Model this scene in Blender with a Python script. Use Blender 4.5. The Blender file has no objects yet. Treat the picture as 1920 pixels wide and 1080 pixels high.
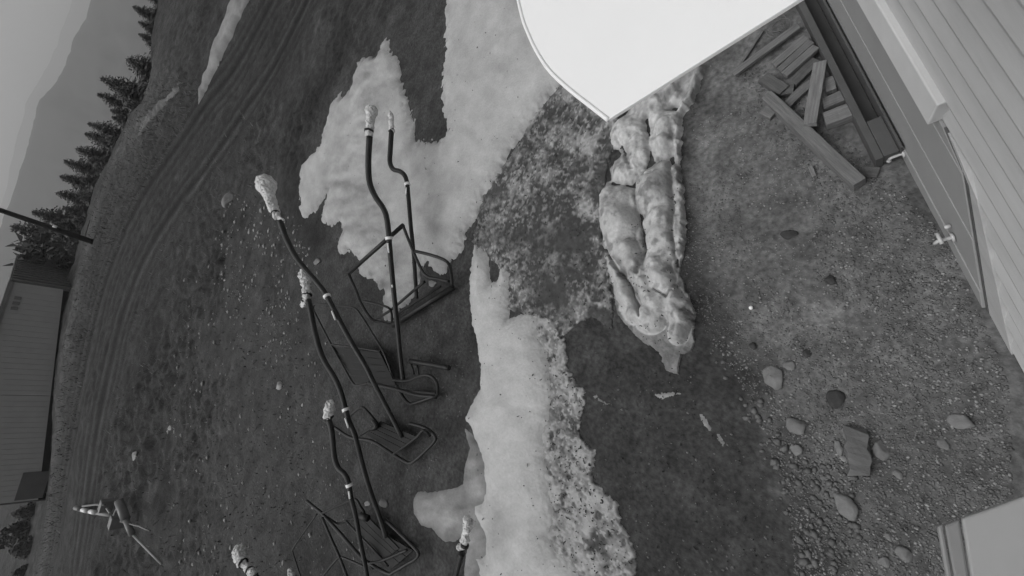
import bpy, math, random
import numpy as np

# ------------------------------------------------------------------ camera geometry
F, RH, TH, H = 800., 905., .33, 3.3          # focal length in px of a 1920 px frame, horizon offset, roll, height
CX, CY = 960., 540.
_rn = F * F / RH
_d = np.array([math.cos(TH) * _rn, math.sin(TH) * _rn, F]); _d /= np.linalg.norm(_d)
_Z = -_d
_Y = np.array([0, 0, 1.]) - _Z[2] * _Z; _Y /= np.linalg.norm(_Y)
_X = np.cross(_Y, _Z)
RM = np.array([_X, _Y, _Z])
CAM = np.array([0, 0, H])

scene = bpy.context.scene
COL = scene.collection
cd = bpy.data.cameras.new('camera')
cam = bpy.data.objects.new('camera', cd); COL.objects.link(cam)
cd.sensor_width = 36; cd.lens = 36 * F / 1920; cd.clip_start = .02; cd.clip_end = 6000
from mathutils import Matrix, Vector
mr = RM @ np.diag([1, -1, -1.])
M4 = Matrix.Identity(4)
for i in range(3):
    for j in range(3):
        M4[i][j] = mr[i, j]
    M4[i][3] = CAM[i]
cam.matrix_world = M4
scene.camera = cam

# ------------------------------------------------------------------ sky, sun, exposure
SUN_EL, SUN_AZ = math.radians(58), math.radians(-60)        # azimuth measured from +Y towards +X
w = bpy.data.worlds.new('World'); scene.world = w; w.use_nodes = True
nt = w.node_tree
bg = nt.nodes['Background']
sky = nt.nodes.new('ShaderNodeTexSky'); sky.sky_type = 'NISHITA'; sky.sun_disc = False
sky.sun_elevation = SUN_EL; sky.sun_rotation = SUN_AZ
sky.air_density = 1.0; sky.dust_density = 4.0; sky.ozone_density = 1.0
bw = nt.nodes.new('ShaderNodeRGBToBW')                       # infrared camera: one grey channel
nt.links.new(sky.outputs[0], bw.inputs[0]); nt.links.new(bw.outputs[0], bg.inputs[0])
bg.inputs[1].default_value = .072
sd = bpy.data.lights.new('sun', 'SUN'); sd.energy = 1.2; sd.angle = math.radians(60)
so = bpy.data.objects.new('sun', sd); COL.objects.link(so)
_sv = Vector((math.sin(SUN_AZ) * math.cos(SUN_EL), math.cos(SUN_AZ) * math.cos(SUN_EL), math.sin(SUN_EL)))
so.rotation_euler = _sv.to_track_quat('Z', 'Y').to_euler(); so.location = (0, 0, 30)
vs = scene.view_settings
vs.view_transform = 'Standard'; vs.look = 'None'; vs.gamma = 1; vs.use_curve_mapping = False
vs.exposure = .5
scene.cycles.volume_bounces = 1
scene.cycles.max_bounces = 5; scene.cycles.diffuse_bounces = 3; scene.cycles.adaptive_threshold = .03

random.seed(7); RNG = np.random.default_rng(7)

# ------------------------------------------------------------------ numeric helpers
def sstep(a, b, x):
    t = np.clip((x - a) / (b - a), 0, 1); return t * t * (3 - 2 * t)

def ray(px, py):
    v = RM @ np.array([px - CX, py - CY, F]); return v / np.linalg.norm(v)

_PERM = RNG.random((256, 256))
def vnoise(x, y, seed=0):
    x = np.asarray(x, float) + seed * 17.31; y = np.asarray(y, float) + seed * 9.77
    xi = np.floor(x).astype(int); yi = np.floor(y).astype(int)
    fx = x - xi; fy = y - yi
    fx = fx * fx * (3 - 2 * fx); fy = fy * fy * (3 - 2 * fy)
    p = lambda a, b: _PERM[(a % 256), (b % 256)]
    return (p(xi, yi) * (1 - fx) + p(xi + 1, yi) * fx) * (1 - fy) + (p(xi, yi + 1) * (1 - fx) + p(xi + 1, yi + 1) * fx) * fy

def fbm(x, y, oct=4, seed=0):
    s = 0; a = .5; tot = 0
    for k in range(oct):
        s = s + a * vnoise(x * 2 ** k, y * 2 ** k, seed + k * 3); tot += a; a *= .55
    return s / tot

CREST = [(-60, 70), (-38, 70), (-32, 62), (-27, 45), (-22, 38), (-11.5, 28.6), (-7.4, 30), (-3.7, 31), (-.9, 28.8), (3, 26.4), (5.4, 23),
         (8.8, 23.6), (12.3, 30), (18, 34), (30, 36), (60, 40)]
_ca = [a for a, _ in CREST]; _cb = [b for _, b in CREST]

def base(x, y):
    r = np.hypot(x, y)
    return 1.4 * sstep(-17, -6.5, x) * sstep(11, 25, r)

def gz(x, y):
    """Height of the ground: a plateau that breaks off at a crest, with small lumps."""
    x = np.asarray(x, float); y = np.asarray(y, float)
    r = np.hypot(x, y); az = np.degrees(np.arctan2(x, y))
    c = np.interp(az, _ca, _cb)
    k = np.maximum(0, r - c)
    z = base(x, y) - np.where(np.abs(az) < 100, np.minimum(k * k * .06 / (1 + k * .1), 60), 0)
    lump = (fbm(x * .6, y * .6, 3, 1) - .5) * .16 * sstep(6, 14, r) + (fbm(x * 3, y * 3, 3, 2) - .5) * (.03 + .06 * sstep(8, 16, r))
    clod = ((np.abs(fbm(x * 2.4, y * 2.4, 4, 3) - .5) - .12) * .34 + (fbm(x * 6, y * 6, 3, 14) - .5) * .10) * sstep(7, 12, r) * (1 - sstep(20, 30, r)) * sstep(.35, .6, fbm(x * .45, y * .45, 2, 4))
    return z + lump + clod

def hit(px, py):
    r = ray(px, py)
    f = lambda t: CAM[2] + t * r[2] - float(base((t * r)[0], (t * r)[1]))
    t = .3; st = .25
    while t < 300 and f(t) > 0:
        t += st; st *= 1.03
    a, b = t - st, t
    for _ in range(30):
        m = (a + b) / 2
        if f(m) > 0: a = m
        else: b = m
    return CAM + b * r

def hits(P):
    P = np.asarray(P, float)
    v = (RM @ np.stack([P[:, 0] - CX, P[:, 1] - CY, np.full(len(P), F)])).T
    v /= np.linalg.norm(v, axis=1)[:, None]
    t = np.full(len(P), .3); st = .25; done = np.zeros(len(P), bool); lo = t.copy(); hi = t.copy()
    for _ in range(140):
        q = v * t[:, None]; f = H + q[:, 2] - base(q[:, 0], q[:, 1])
        new = (f <= 0) & ~done; hi[new] = t[new]; lo[new] = t[new] - st; done |= new
        t = np.where(done, t, t + st); st *= 1.03
    for _ in range(26):
        m = (lo + hi) / 2; q = v * m[:, None]; f = H + q[:, 2] - base(q[:, 0], q[:, 1])
        lo = np.where(f > 0, m, lo); hi = np.where(f > 0, hi, m)
    return CAM + v * hi[:, None]

def at(px, py, z=0.):
    r = ray(px, py); return CAM + (z - H) / r[2] * r

def atd(px, py, d):
    r = ray(px, py); return CAM + r * d / np.hypot(r[0], r[1])

# ------------------------------------------------------------------ materials (all grey: infrared picture)
def mat(name, g, var=.25, scale=8., rough=.8, bump=0., bscale=None, stretch=None, detail=5, spec=.3, contrast=.28, attr=None, fine=None):
    m = bpy.data.materials.new(name); m.use_nodes = True
    t = m.node_tree; b = t.nodes['Principled BSDF']
    b.inputs['Roughness'].default_value = rough
    b.inputs['Specular IOR Level'].default_value = spec
    tc = t.nodes.new('ShaderNodeTexCoord'); src = tc.outputs['Object']
    if stretch:
        mp = t.nodes.new('ShaderNodeMapping'); mp.inputs['Scale'].default_value = stretch
        t.links.new(src, mp.inputs[0]); src = mp.outputs[0]
    nz = t.nodes.new('ShaderNodeTexNoise'); nz.inputs['Scale'].default_value = scale; nz.inputs['Detail'].default_value = detail
    nz.inputs['Roughness'].default_value = .62
    t.links.new(src, nz.inputs['Vector'])
    mrn = t.nodes.new('ShaderNodeMapRange')
    mrn.inputs['From Min'].default_value = .5 - contrast; mrn.inputs['From Max'].default_value = .5 + contrast
    mrn.inputs['To Min'].default_value = g * (1 - var)
    mrn.inputs['To Max'].default_value = g * (1 + var)
    t.links.new(nz.outputs[0], mrn.inputs[0])
    out = mrn.outputs[0]
    if attr:
        at_ = t.nodes.new('ShaderNodeAttribute'); at_.attribute_name = attr
        mu = t.nodes.new('ShaderNodeMath'); mu.operation = 'MULTIPLY'
        t.links.new(at_.outputs['Fac'], mu.inputs[0]); t.links.new(out, mu.inputs[1]); out = mu.outputs[0]
    if fine:
        n3 = t.nodes.new('ShaderNodeTexNoise'); n3.inputs['Scale'].default_value = fine[0]; n3.inputs['Detail'].default_value = 3
        t.links.new(src, n3.inputs['Vector'])
        m3 = t.nodes.new('ShaderNodeMapRange'); m3.inputs['From Min'].default_value = .3; m3.inputs['From Max'].default_value = .7
        m3.inputs['To Min'].default_value = 1 - fine[1]; m3.inputs['To Max'].default_value = 1 + fine[1]
        t.links.new(n3.outputs[0], m3.inputs[0])
        u3 = t.nodes.new('ShaderNodeMath'); u3.operation = 'MULTIPLY'; t.links.new(out, u3.inputs[0]); t.links.new(m3.outputs[0], u3.inputs[1]); out = u3.outputs[0]
    t.links.new(out, b.inputs['Base Color'])
    if bump:
        n2 = t.nodes.new('ShaderNodeTexNoise'); n2.inputs['Scale'].default_value = bscale or scale * 3; n2.inputs['Detail'].default_value = 4
        t.links.new(src, n2.inputs['Vector'])
        bp = t.nodes.new('ShaderNodeBump'); bp.inputs['Strength'].default_value = 1; bp.inputs['Distance'].default_value = bump
        t.links.new(n2.outputs[0], bp.inputs['Height']); t.links.new(bp.outputs[0], b.inputs['Normal'])
    return m

M = {
    'tube': mat('dark painted steel', .014, .5, 14, .5, spec=.35),
    'tube_rust': mat('worn dark steel', .02, .6, 18, .6, spec=.3),
    'panel': mat('dark seat slats', .016, .35, 9, .75),
    'wrap': mat('white plastic wrap', .58, .3, 22, .4, .006, 30, spec=.5),
    'tie': mat('dark tie', .02, .2, 10, .6),
    'tape': mat('reflective tape', .85, .1, 10, .35, spec=.5),
    'siding': mat('painted lap siding', .46, .14, 2, .6, .0006, 60, (.4, 1, 6)),
    'skirt': mat('painted skirting', .31, .07, 4, .65, .0008, 40),
    'ledge': mat('pale ledge board', .58, .07, 5, .6, .0006, 50),
    'flash': mat('dark corner flashing', .10, .1, 5, .6),
    'steel': mat('weathered channel steel', .055, .2, 6, .6, .001, 30),
    'steel_end': mat('grey channel end', .085, .15, 6, .65, .001, 30),
    'chrome': mat('chrome', .5, .05, 10, .18, spec=.8),
    'rock': mat('pale stone', .17, .3, 14, .85, .008, 26),
    'cobble': mat('dusty cobbles', .125, .3, 5, .9, .006, 40),
    'litter': mat('dark litter', .03, .5, 30, .9),
    'rock_d': mat('dark stone', .045, .3, 12, .85, .008, 26),
    'gravel': mat('gravel stones', .135, .45, 9, .85),
    'gravel_p': mat('pale gravel stones', .26, .5, 7, .8),
    'grass': mat('dry grass', .12, .6, 1.5, .9),
    'plate': mat('white enamelled sheet', .9, .02, 2, .45, spec=.4),
    'rim': mat('white rolled edge', .88, .02, 2, .4, spec=.4),
    'house': mat('pale moulded housing', .30, .06, 3, .5),
    'house_d': mat('grey inset', .20, .08, 3, .6),
    'house_l': mat('pale lip', .24, .06, 3, .6),
    'ctn': mat('smooth grey shed cladding', .36, .08, 3, .7),
    'ctn_d': mat('dark ribbed cladding', .10, .15, 3, .7),
    'ctn_e': mat('pale edge trim', .16, .15, 3, .7),
    'roofm': mat('grey roof sheet', .10, .1, 2, .7),
    'gap_dark': mat('painted gap shade', .012, .2, 3, .9),
    'pole': mat('dark pole timber', .03, .3, 8, .85, .003, 20, (6, 6, .6)),
    'bark': mat('conifer bark', .03, .4, 12, .9, .01, 20),
    'needle': mat('dark conifer needles', .13, .55, 2.2, .85),
    'needle_l': mat('pale shrub leaves', .085, .6, 3, .85),
    'hill': mat('wooded hillside', .055, .12, .03, .95, contrast=.2),
    'hill2': mat('far hillside', .06, .15, .015, .95, contrast=.2),
    'alu': mat('dull aluminium', .13, .2, 12, .45, spec=.5),
    'alu_l': mat('pale rod', .22, .15, 12, .4, spec=.5),
    'wire': mat('galvanised wire', .15, .2, 12, .5),
}
def wood(name, g):
    return mat(name, g, .42, 3, .85, .0025, 8, (2, 22, 22))
WOOD = [wood('weathered timber', .155), wood('pale timber', .19), wood('dark wet timber', .10), wood('grey timber', .135)]
M['snow'] = mat('old granular snow', .46, .18, 3.5, .75, .004, 45, None, 7, .2, .3, 'tone', (40, .06))
M['ice'] = mat('grey melting ice', .54, .22, 5, .65, .006, 45, None, 7, .25, .3, 'tone', (30, .14))
M['ground'] = mat('soil and gravel', 1, .45, 4.5, .9, .013, 30, None, 7, .15, .22, 'tone', (26, .34))

# ------------------------------------------------------------------ object helpers
def link(name, me, m=None, parent=None, label=None, cat=None, group=None, kind=None):
    o = bpy.data.objects.new(name, me); COL.objects.link(o)
    if m is not None and me is not None and len(me.materials) == 0: me.materials.append(m)
    if parent is not None: o.parent = parent
    if label: o['label'] = label
    if cat: o['category'] = cat
    if group: o['group'] = group
    if kind: o['kind'] = kind
    return o

def empty(name, label, cat, group=None, loc=(0, 0, 0), kind=None):
    o = link(name, None, None, None, label, cat, group, kind); o.location = loc; o.empty_display_size = .1; return o

def mesh(name, v, f, smooth=False):
    me = bpy.data.meshes.new(name)
    me.from_pydata([tuple(map(float, p)) for p in v], [], [tuple(map(int, q)) for q in f])
    me.update()
    if smooth: me.shade_smooth()
    return me

def spline(P, n=5):
    P = [np.array(p, float) for p in P]
    if len(P) < 3: return P
    out = []
    for i in range(len(P) - 1):
        p0 = P[i - 1] if i else 2 * P[0] - P[1]; p1 = P[i]; p2 = P[i + 1]
        p3 = P[i + 2] if i + 2 < len(P) else 2 * P[-1] - P[-2]
        for k in range(n):
            t = k / n
            out.append(.5 * ((2 * p1) + (-p0 + p2) * t + (2 * p0 - 5 * p1 + 4 * p2 - p3) * t * t + (-p0 + 3 * p1 - 3 * p2 + p3) * t ** 3))
    out.append(P[-1]); return out

def tube_vf(P, R, seg=10, jit=0., closed=False):
    P = [np.array(p, float) for p in P]; n = len(P)
    if np.isscalar(R): R = [R] * n
    V = []; Fc = []
    u = None
    for i in range(n):
        a = P[max(i - 1, 0)]; b = P[min(i + 1, n - 1)]
        if closed: a = P[(i - 1) % n]; b = P[(i + 1) % n]
        t = b - a; t /= (np.linalg.norm(t) + 1e-9)
        if u is None:
            u = np.cross(t, [0, 0, 1.]);
            if np.linalg.norm(u) < .1: u = np.cross(t, [1., 0, 0])
        u = u - (u @ t) * t; u /= np.linalg.norm(u)
        vv = np.cross(t, u)
        for k in range(seg):
            an = 2 * math.pi * k / seg
            r = R[i] * (1 + jit * (random.random() - .5) * 2)
            V.append(P[i] + r * (math.cos(an) * u + math.sin(an) * vv))
    m = n if closed else n - 1
    for i in range(m):
        for k in range(seg):
            Fc.append((i * seg + k, i * seg + (k + 1) % seg, ((i + 1) % n) * seg + (k + 1) % seg, ((i + 1) % n) * seg + k))
    if not closed:
        Fc.append(tuple(range(seg))[::-1]); Fc.append(tuple((n - 1) * seg + k for k in range(seg)))
    return V, Fc

def tube(name, P, R, m, parent=None, seg=10, smooth_path=True, jit=0., **kw):
    if smooth_path and len(P) > 2: P = spline(P)
    V, Fc = tube_vf(P, R, seg, jit)
    return link(name, mesh(name, V, Fc, True), m, parent, **kw)

def box_vf(c, ax, ay, az):
    """box from centre and three half-axis vectors"""
    c, ax, ay, az = [np.array(q, float) for q in (c, ax, ay, az)]
    V = [c + sx * ax + sy * ay + sz * az for sx in (-1, 1) for sy in (-1, 1) for sz in (-1, 1)]
    Fc = [(0, 1, 3, 2), (4, 6, 7, 5), (0, 4, 5, 1), (2, 3, 7, 6), (0, 2, 6, 4), (1, 5, 7, 3)]
    return V, Fc

def bevel(o, w=.004, seg=2):
    b = o.modifiers.new('bevel', 'BEVEL'); b.width = w; b.segments = seg; b.limit_method = 'ANGLE'
    return o

def prism(name, top, thick, m, parent=None, **kw):
    """outline of 3-D points extruded downwards"""
    n = len(top); top = [np.array(p, float) for p in top]
    V = top + [p - np.array([0, 0, thick]) for p in top]
    a = sum(top[i][0] * top[(i + 1) % n][1] - top[(i + 1) % n][0] * top[i][1] for i in range(n))
    idx = list(range(n)) if a > 0 else list(range(n))[::-1]
    Fc = [tuple(idx), tuple(i + n for i in idx[::-1])]
    for k in range(n):
        i, j = idx[k], idx[(k + 1) % n]; Fc.append((i, i + n, j + n, j))
    return link(name, mesh(name, V, Fc), m, parent, **kw)

# ------------------------------------------------------------------ regions of ground in (azimuth, log r)
def lp(P):
    P = np.asarray(P, float); return np.stack([np.arctan2(P[..., 0], P[..., 1]), np.log(np.hypot(P[..., 0], P[..., 1]))], -1)

def outline(px):
    return lp(hits(px))

def seg_dist(Q, poly, closed=True):
    n = len(poly); d = np.full(len(Q), 1e9)
    for i in range(n if closed else n - 1):
        a = poly[i]; b = poly[(i + 1) % n]; ab = b - a
        t = np.clip(((Q - a) @ ab) / (ab @ ab + 1e-12), 0, 1)
        d = np.minimum(d, np.hypot(*(Q - a - t[:, None] * ab).T))
    return d

def inside(Q, poly):
    c = np.zeros(len(Q), bool); n = len(poly)
    for i in range(n):
        a = poly[i]; b = poly[(i + 1) % n]
        if a[1] == b[1]: continue
        cond = ((a[1] > Q[:, 1]) != (b[1] > Q[:, 1])) & (Q[:, 0] < (b[0] - a[0]) * (Q[:, 1] - a[1]) / (b[1] - a[1]) + a[0])
        c ^= cond
    return c

def sdist(Q, poly):
    d = seg_dist(Q, poly); return np.where(inside(Q, poly), d, -d)

# ------------------------------------------------------------------ outlines read off the photograph (pixel -> ground)
SNOW_UPPER = [(725, 72), (707, 102), (680, 108), (665, 130), (660, 160), (645, 182), (635, 175), (622, 195), (612, 230), (605, 265), (587, 290),
    (565, 312), (563, 350), (565, 400), (571, 411), (592, 395), (617, 357), (602, 415), (620, 424), (637, 415), (643, 436), (632, 470), (638, 480),
    (655, 470), (672, 480), (677, 513), (690, 528), (698, 520), (714, 545), (723, 533), (719, 602), (738, 602), (747, 582), (771, 566), (783, 545),
    (790, 505), (800, 488), (806, 500), (826, 515), (835, 512), (845, 489), (862, 480), (868, 468), (874, 436), (898, 405), (910, 366), (926, 354), (942, 325), (960, 282), (980, 260),
    (1000, 225), (1025, 195), (1045, 170), (1100, 110), (1130, 40), (1150, -60), (1000, -80), (845, -60), (837, 30), (835, 105), (830, 155), (830, 205), (843, 245),
    (825, 267), (812, 263), (800, 268), (780, 265), (777, 230), (769, 205), (760, 175), (752, 145), (750, 112), (735, 102)]
SNOW_STRIP = [(890, 458), (882, 505), (881, 570), (884, 600), (895, 645), (902, 685), (900, 730), (880, 768), (872, 785), (886, 802), (892, 825), (907, 868), (911, 915),
    (906, 935), (888, 940), (886, 962), (898, 985), (911, 1010), (908, 1035), (890, 1040), (897, 1065), (901, 1120), (1100, 1120), (1092, 1080), (1080, 1053), (1048, 1030), (1036, 1000), (1045, 970), (1040, 940),
    (1027, 880), (1027, 805), (1035, 790), (1040, 740), (1035, 705), (1030, 660), (1012, 625), (1016, 591), (990, 587), (956, 597), (957, 570), (960, 512), (940, 500), (935, 525), (922, 532), (915, 470)]
SNOW_LOW = [(872, 803), (881, 840), (870, 880), (868, 908), (850, 916), (805, 923), (784, 921), (775, 935), (774, 962), (790, 985), (810, 991), (833, 1014), (850, 1016), (866, 1006),
    (878, 1020), (873, 1047), (870, 1065), (874, 1120), (940, 1120), (940, 900), (905, 830)]
DIRTY_EDGE = [(1000, 585), (1045, 600), (1062, 655), (1076, 705), (1100, 735), (1090, 780), (1092, 820), (1115, 842), (1116, 900), (1160, 950), (1172, 990), (1196, 1040), (1200, 1120),
    (1060, 1120), (1035, 1040), (1020, 960), (1010, 860), (1015, 760), (1020, 680)]
DIRTY_MID = [(940, 325), (905, 362), (896, 402), (885, 455), (905, 480), (955, 515), (952, 580), (985, 592), (1015, 596), (1042, 640), (1062, 622), (1110, 592), (1152, 622), (1150, 560), (1138, 470), (1132, 370), (1150, 290),
    (1160, 200), (1120, 120), (1060, 150), (1025, 190), (980, 255)]
ICE = [(1340, 60), (1330, 110), (1312, 168), (1282, 220), (1277, 290), (1283, 355), (1288, 430), (1282, 475), (1275, 512), (1294, 560), (1304, 585), (1303, 640), (1298, 658), (1277, 665), (1272, 702),
    (1250, 695), (1236, 660), (1205, 640), (1185, 620), (1160, 590), (1151, 545), (1134, 475), (1130, 380), (1140, 330), (1150, 240), (1180, 140), (1230, 60)]
SNOW_BANK = [(425, 28), (412, 68), (400, 95), (390, 130), (378, 165), (371, 196), (395, 150), (415, 110), (436, 70), (454, 28), (470, -10), (440, -10)]
SNOW_SLIVER = [(347, 152), (318, 172), (295, 198), (282, 208), (266, 233), (256, 262), (277, 232), (297, 209), (322, 182)]
GRAVEL = [(1345, 20), (1318, 150), (1290, 230), (1284, 330), (1290, 430), (1280, 520), (1308, 600), (1330, 650), (1385, 720), (1420, 800), (1450, 870), (1490, 950), (1500, 1010), (1480, 1100), (1500, 1300),
          (1900, 1500), (2600, 1200), (2300, 800), (1950, 500), (1760, 250), (1600, -40)]
TRACK = [(520, -20), (450, 110), (390, 190), (330, 275), (268, 365), (222, 460), (185, 570), (158, 690), (135, 800), (115, 920), (95, 1040), (85, 1100)]
TRACK2 = [(585, -20), (520, 110), (462, 200), (395, 300), (330, 385), (272, 480), (232, 580), (205, 690), (182, 800), (165, 920), (145, 1060)]
DITCH = [(650, 40), (625, 120), (590, 190), (560, 250), (545, 295), (560, 400), (590, 440)]
VERGE = [(290, 120), (275, 215), (230, 270), (200, 340), (172, 420), (152, 500), (140, 570), (125, 680), (108, 800), (95, 920), (80, 1060)]

# ------------------------------------------------------------------ the ground
def polar_grid(az, r):
    A, R = np.meshgrid(az, r); X = R * np.sin(A); Y = R * np.cos(A)
    return X, Y

def grid_mesh(name, X, Y, Z, keep=None, tone=None, wrap=False):
    nr, na = X.shape
    V = np.stack([X, Y, Z], -1).reshape(-1, 3)
    I = np.arange(nr * na).reshape(nr, na)
    if wrap: I = np.concatenate([I, I[:, :1]], 1)
    q = np.stack([I[:-1, :-1], I[1:, :-1], I[1:, 1:], I[:-1, 1:]], -1).reshape(-1, 4)
    if keep is not None:
        k = keep.reshape(-1); q = q[k[q].any(1)]
        used = np.zeros(len(V), bool); used[q.reshape(-1)] = True
        mp = np.cumsum(used) - 1; q = mp[q]; V = V[used]
        if tone is not None: tone = tone.reshape(-1)[used]
    me = bpy.data.meshes.new(name)
    me.vertices.add(len(V)); me.vertices.foreach_set('co', V.astype(np.float32).reshape(-1))
    nq = len(q)
    me.loops.add(nq * 4); me.loops.foreach_set('vertex_index', q.astype(np.int32).reshape(-1))
    me.polygons.add(nq); me.polygons.foreach_set('loop_start', np.arange(0, nq * 4, 4, dtype=np.int32))
    me.update(calc_edges=True); me.validate()
    me.shade_smooth()
    if tone is not None:
        a = me.attributes.new('tone', 'FLOAT', 'POINT'); a.data.foreach_set('value', tone.astype(np.float32).reshape(-1))
    return me

azs = np.radians(np.concatenate([np.arange(-180, -75, 5), np.arange(-75, -62, 1), np.arange(-62, -42, .45), np.arange(-42, 24, .2), np.arange(24, 80, .4), np.arange(80, 180, 5)]))
rs = np.concatenate([[.0002, .05], np.geomspace(.15, 7, 380), np.geomspace(7.03, 45, 560), np.geomspace(48, 1500, 40)])
X, Y = polar_grid(azs, rs)
Z = gz(X, Y)
# fall of the land behind the crest ends in the valley floor
Z = np.maximum(Z, -40)
Q = lp(np.stack([X, Y], -1).reshape(-1, 2)); xs = X.reshape(-1); ys = Y.reshape(-1)
rr = np.hypot(xs, ys)
wob = (fbm(xs * 1.4, ys * 1.4, 4, 5) - .5)
tone = np.full(len(Q), .046)
# weathered turf away from the yard
far = sstep(9, 13, rr + wob * 6)
tone = tone * (1 - far) + (.032 + .03 * (fbm(xs * .5, ys * .5, 4, 6) - .35)) * far
tone *= 1 + .8 * (fbm(xs * 2.2, ys * 2.2, 4, 8) - .5)
tone *= 1 + far * 1.3 * (fbm(xs * 4.5, ys * 4.5, 4, 18) - .5)
dv = seg_dist(Q, outline(VERGE), False)
tone += .030 * np.exp(-(dv / .055) ** 2) * (.5 + fbm(xs * 1.5, ys * 1.5, 3, 9))
def smooth_px(px):
    return [tuple(p) for p in spline([np.array(q, float) for q in px], 5)]
da = seg_dist(Q, outline(smooth_px(TRACK)), False); db = seg_dist(Q, outline(smooth_px(TRACK2)), False)
near = np.exp(-(np.minimum(da, db) / .075) ** 2)
Z = Z * (1 - .9 * near.reshape(Z.shape)) + (base(X, Y) + .02 * (fbm(X * 1.2, Y * 1.2, 2, 23) - .5)) * .9 * near.reshape(Z.shape)
tone = tone * (1 - near) + near * .036 * (1 + .5 * (fbm(xs * 1.3, ys * 1.3, 3, 24) - .5))
lon = Q[:, 1] * 9 + Q[:, 0] * 9                                   # runs along the track
tone = tone * (1 + near * .7 * (fbm(da * 140, lon * .35, 3, 15) - .5))
for dt in (da, db):
    for o_, w_, a_ in ((0., .011, .62), (.030, .007, .45), (.052, .006, .30)):
        g_ = np.exp(-((dt - o_) / w_) ** 2) * (.7 + .5 * vnoise(lon * .6, o_ * 90 + 0 * lon, 19))
        tone = tone * (1 - a_ * np.minimum(g_, 1)); Z = Z - .022 * g_.reshape(Z.shape)
    tone = tone * (1 + .35 * np.exp(-((dt - .017) / .006) ** 2))
dd = seg_dist(Q, outline(DITCH), False) + wob * .03
tone = tone * (1 - .45 * np.exp(-(dd / .05) ** 2))
gs = sdist(np.stack([xs, ys], -1), hits(GRAVEL)[:, :2]) + wob * .75 + (fbm(xs * 6, ys * 6, 3, 29) - .5) * .25
gk = sstep(-.16, .22, gs)
gt = .128 * (1 + .55 * (fbm(xs * 5, ys * 5, 4, 11) - .5)) * (1 + .55 * (fbm(xs * 1.2, ys * 1.2, 3, 12) - .5))
tone = tone * (1 - gk) + gt * gk
tone = np.clip(tone, .012, .3)
gm = grid_mesh('ground', X, Y, Z, None, tone.reshape(X.shape), wrap=True)
link('ground', gm, M['ground'], kind='structure', label='dark wet soil, gravel yard and worn track on the hillside')

# ------------------------------------------------------------------ far hills and the air before them
def ridge(name, px, d, m, depth, label, ext=(8, 8)):
    tip = [atd(p[0], p[1], d) for p in px]
    az = np.array([math.atan2(t[0], t[1]) for t in tip]); zt = np.array([t[2] for t in tip])
    o = np.argsort(az); az = az[o]; zt = zt[o]
    A = np.radians(np.arange(-75, 80, .4))
    top = np.interp(A, az, zt)
    # outside the frame the hills roll on
    outl = A < az[0]; outr = A > az[-1]
    top = np.where(outl, zt[0] * (.9 + .25 * np.sin((az[0] - A) * 6)), top)
    top = np.where(outr, zt[-1] * (.85 + .3 * np.cos((A - az[-1]) * 4)), top)
    top = top + (fbm(A * 60, A * 0 + 3, 4, 21) - .5) * d * .005
    K = np.linspace(0, 1, 26)
    X = []; Y = []; Zz = []
    for k in K:
        rr_ = d - depth * (1 - k)
        zz = -45 + (top + 45) * (k ** 1.15)
        zz = zz + (fbm(A * 40, A * 0 + k * 9, 4, 22) - .5) * d * .018 * math.sin(k * math.pi)
        X.append(rr_ * np.sin(A)); Y.append(rr_ * np.cos(A)); Zz.append(zz)
    for k in np.linspace(.15, 1, 6):                    # the back slope
        rr_ = d + depth * k; X.append(rr_ * np.sin(A)); Y.append(rr_ * np.cos(A)); Zz.append(top * (1 - k) - 45 * k)
    me = grid_mesh(name, np.array(X), np.array(Y), np.array(Zz))
    link(name, me, m, kind='structure', label=label)

ridge('hill', [(175, -20), (160, 32), (135, 80), (122, 120), (105, 155), (75, 190), (62, 230), (55, 270), (37, 325), (22, 365), (0, 425), (-40, 540), (-90, 680)], 620, M['hill'], 260,
      'dark wooded hillside fading into haze beyond the conifers')
ridge('far_hill', [(140, -20), (120, 45), (105, 85), (90, 120), (50, 195), (30, 270), (12, 350), (-10, 410), (-60, 540)], 1700, M['hill2'], 300,
      'faint far ridge barely darker than the pale sky')

# ------------------------------------------------------------------ the building the camera hangs on
_n = np.array([-.536102, .844153, 0]); WP = at(1690, 290, 0) - _n * .055; WW = np.array([.844153, .536102, 0]); WN = np.array([-.536102, .844153, 0])
def W(s, z, off): return WP + WW * s + WN * off + np.array([0, 0, z])
def wbox(name, s0, s1, z0, z1, o0, o1, m, parent, bev=.003, taper=0., **kw):
    V = []
    for s in (s0, s1):
        for (z, o) in ((z0, o0), (z0, o1), (z1, o1 - taper), (z1, o0)): V.append(W(s, z, o))
    Fc = [(0, 1, 2, 3), (7, 6, 5, 4), (0, 4, 5, 1), (1, 5, 6, 2), (2, 6, 7, 3), (3, 7, 4, 0)]
    o = link(name, mesh(name, V, Fc), m, parent, **kw)
    if bev: bevel(o, bev)
    return o
bw_ = empty('building', 'pale building wall with lap siding and grey skirting beside the gravel yard', 'building', loc=(0, 0, 0))
wbox('wall', -7, 4, -.2, 4.3, -.25, -.001, M['skirt'], bw_, 0)
for k in range(32):
    z0 = .02 + k * .131
    V = []
    for s in (-7, 4):
        for (z, o) in ((z0, .0), (z0, .034), (z0 + .020, .037), (z0 + .127, .004), (z0 + .127, .0)): V.append(W(s, z, o))
    Fc = [(0, 1, 2, 3, 4), (9, 8, 7, 6, 5)] + [(i, i + 5, (i + 1) % 5 + 5, (i + 1) % 5) for i in range(5)]
    bevel(link('siding_board', mesh('siding_board', V, Fc), M['siding'], bw_), .003)
def sk_edge(z):
    return -.98 + (z - .03) * (.47 / .69) if z < .72 else -.51 + (z - .72) * (.27 / .10)
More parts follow.
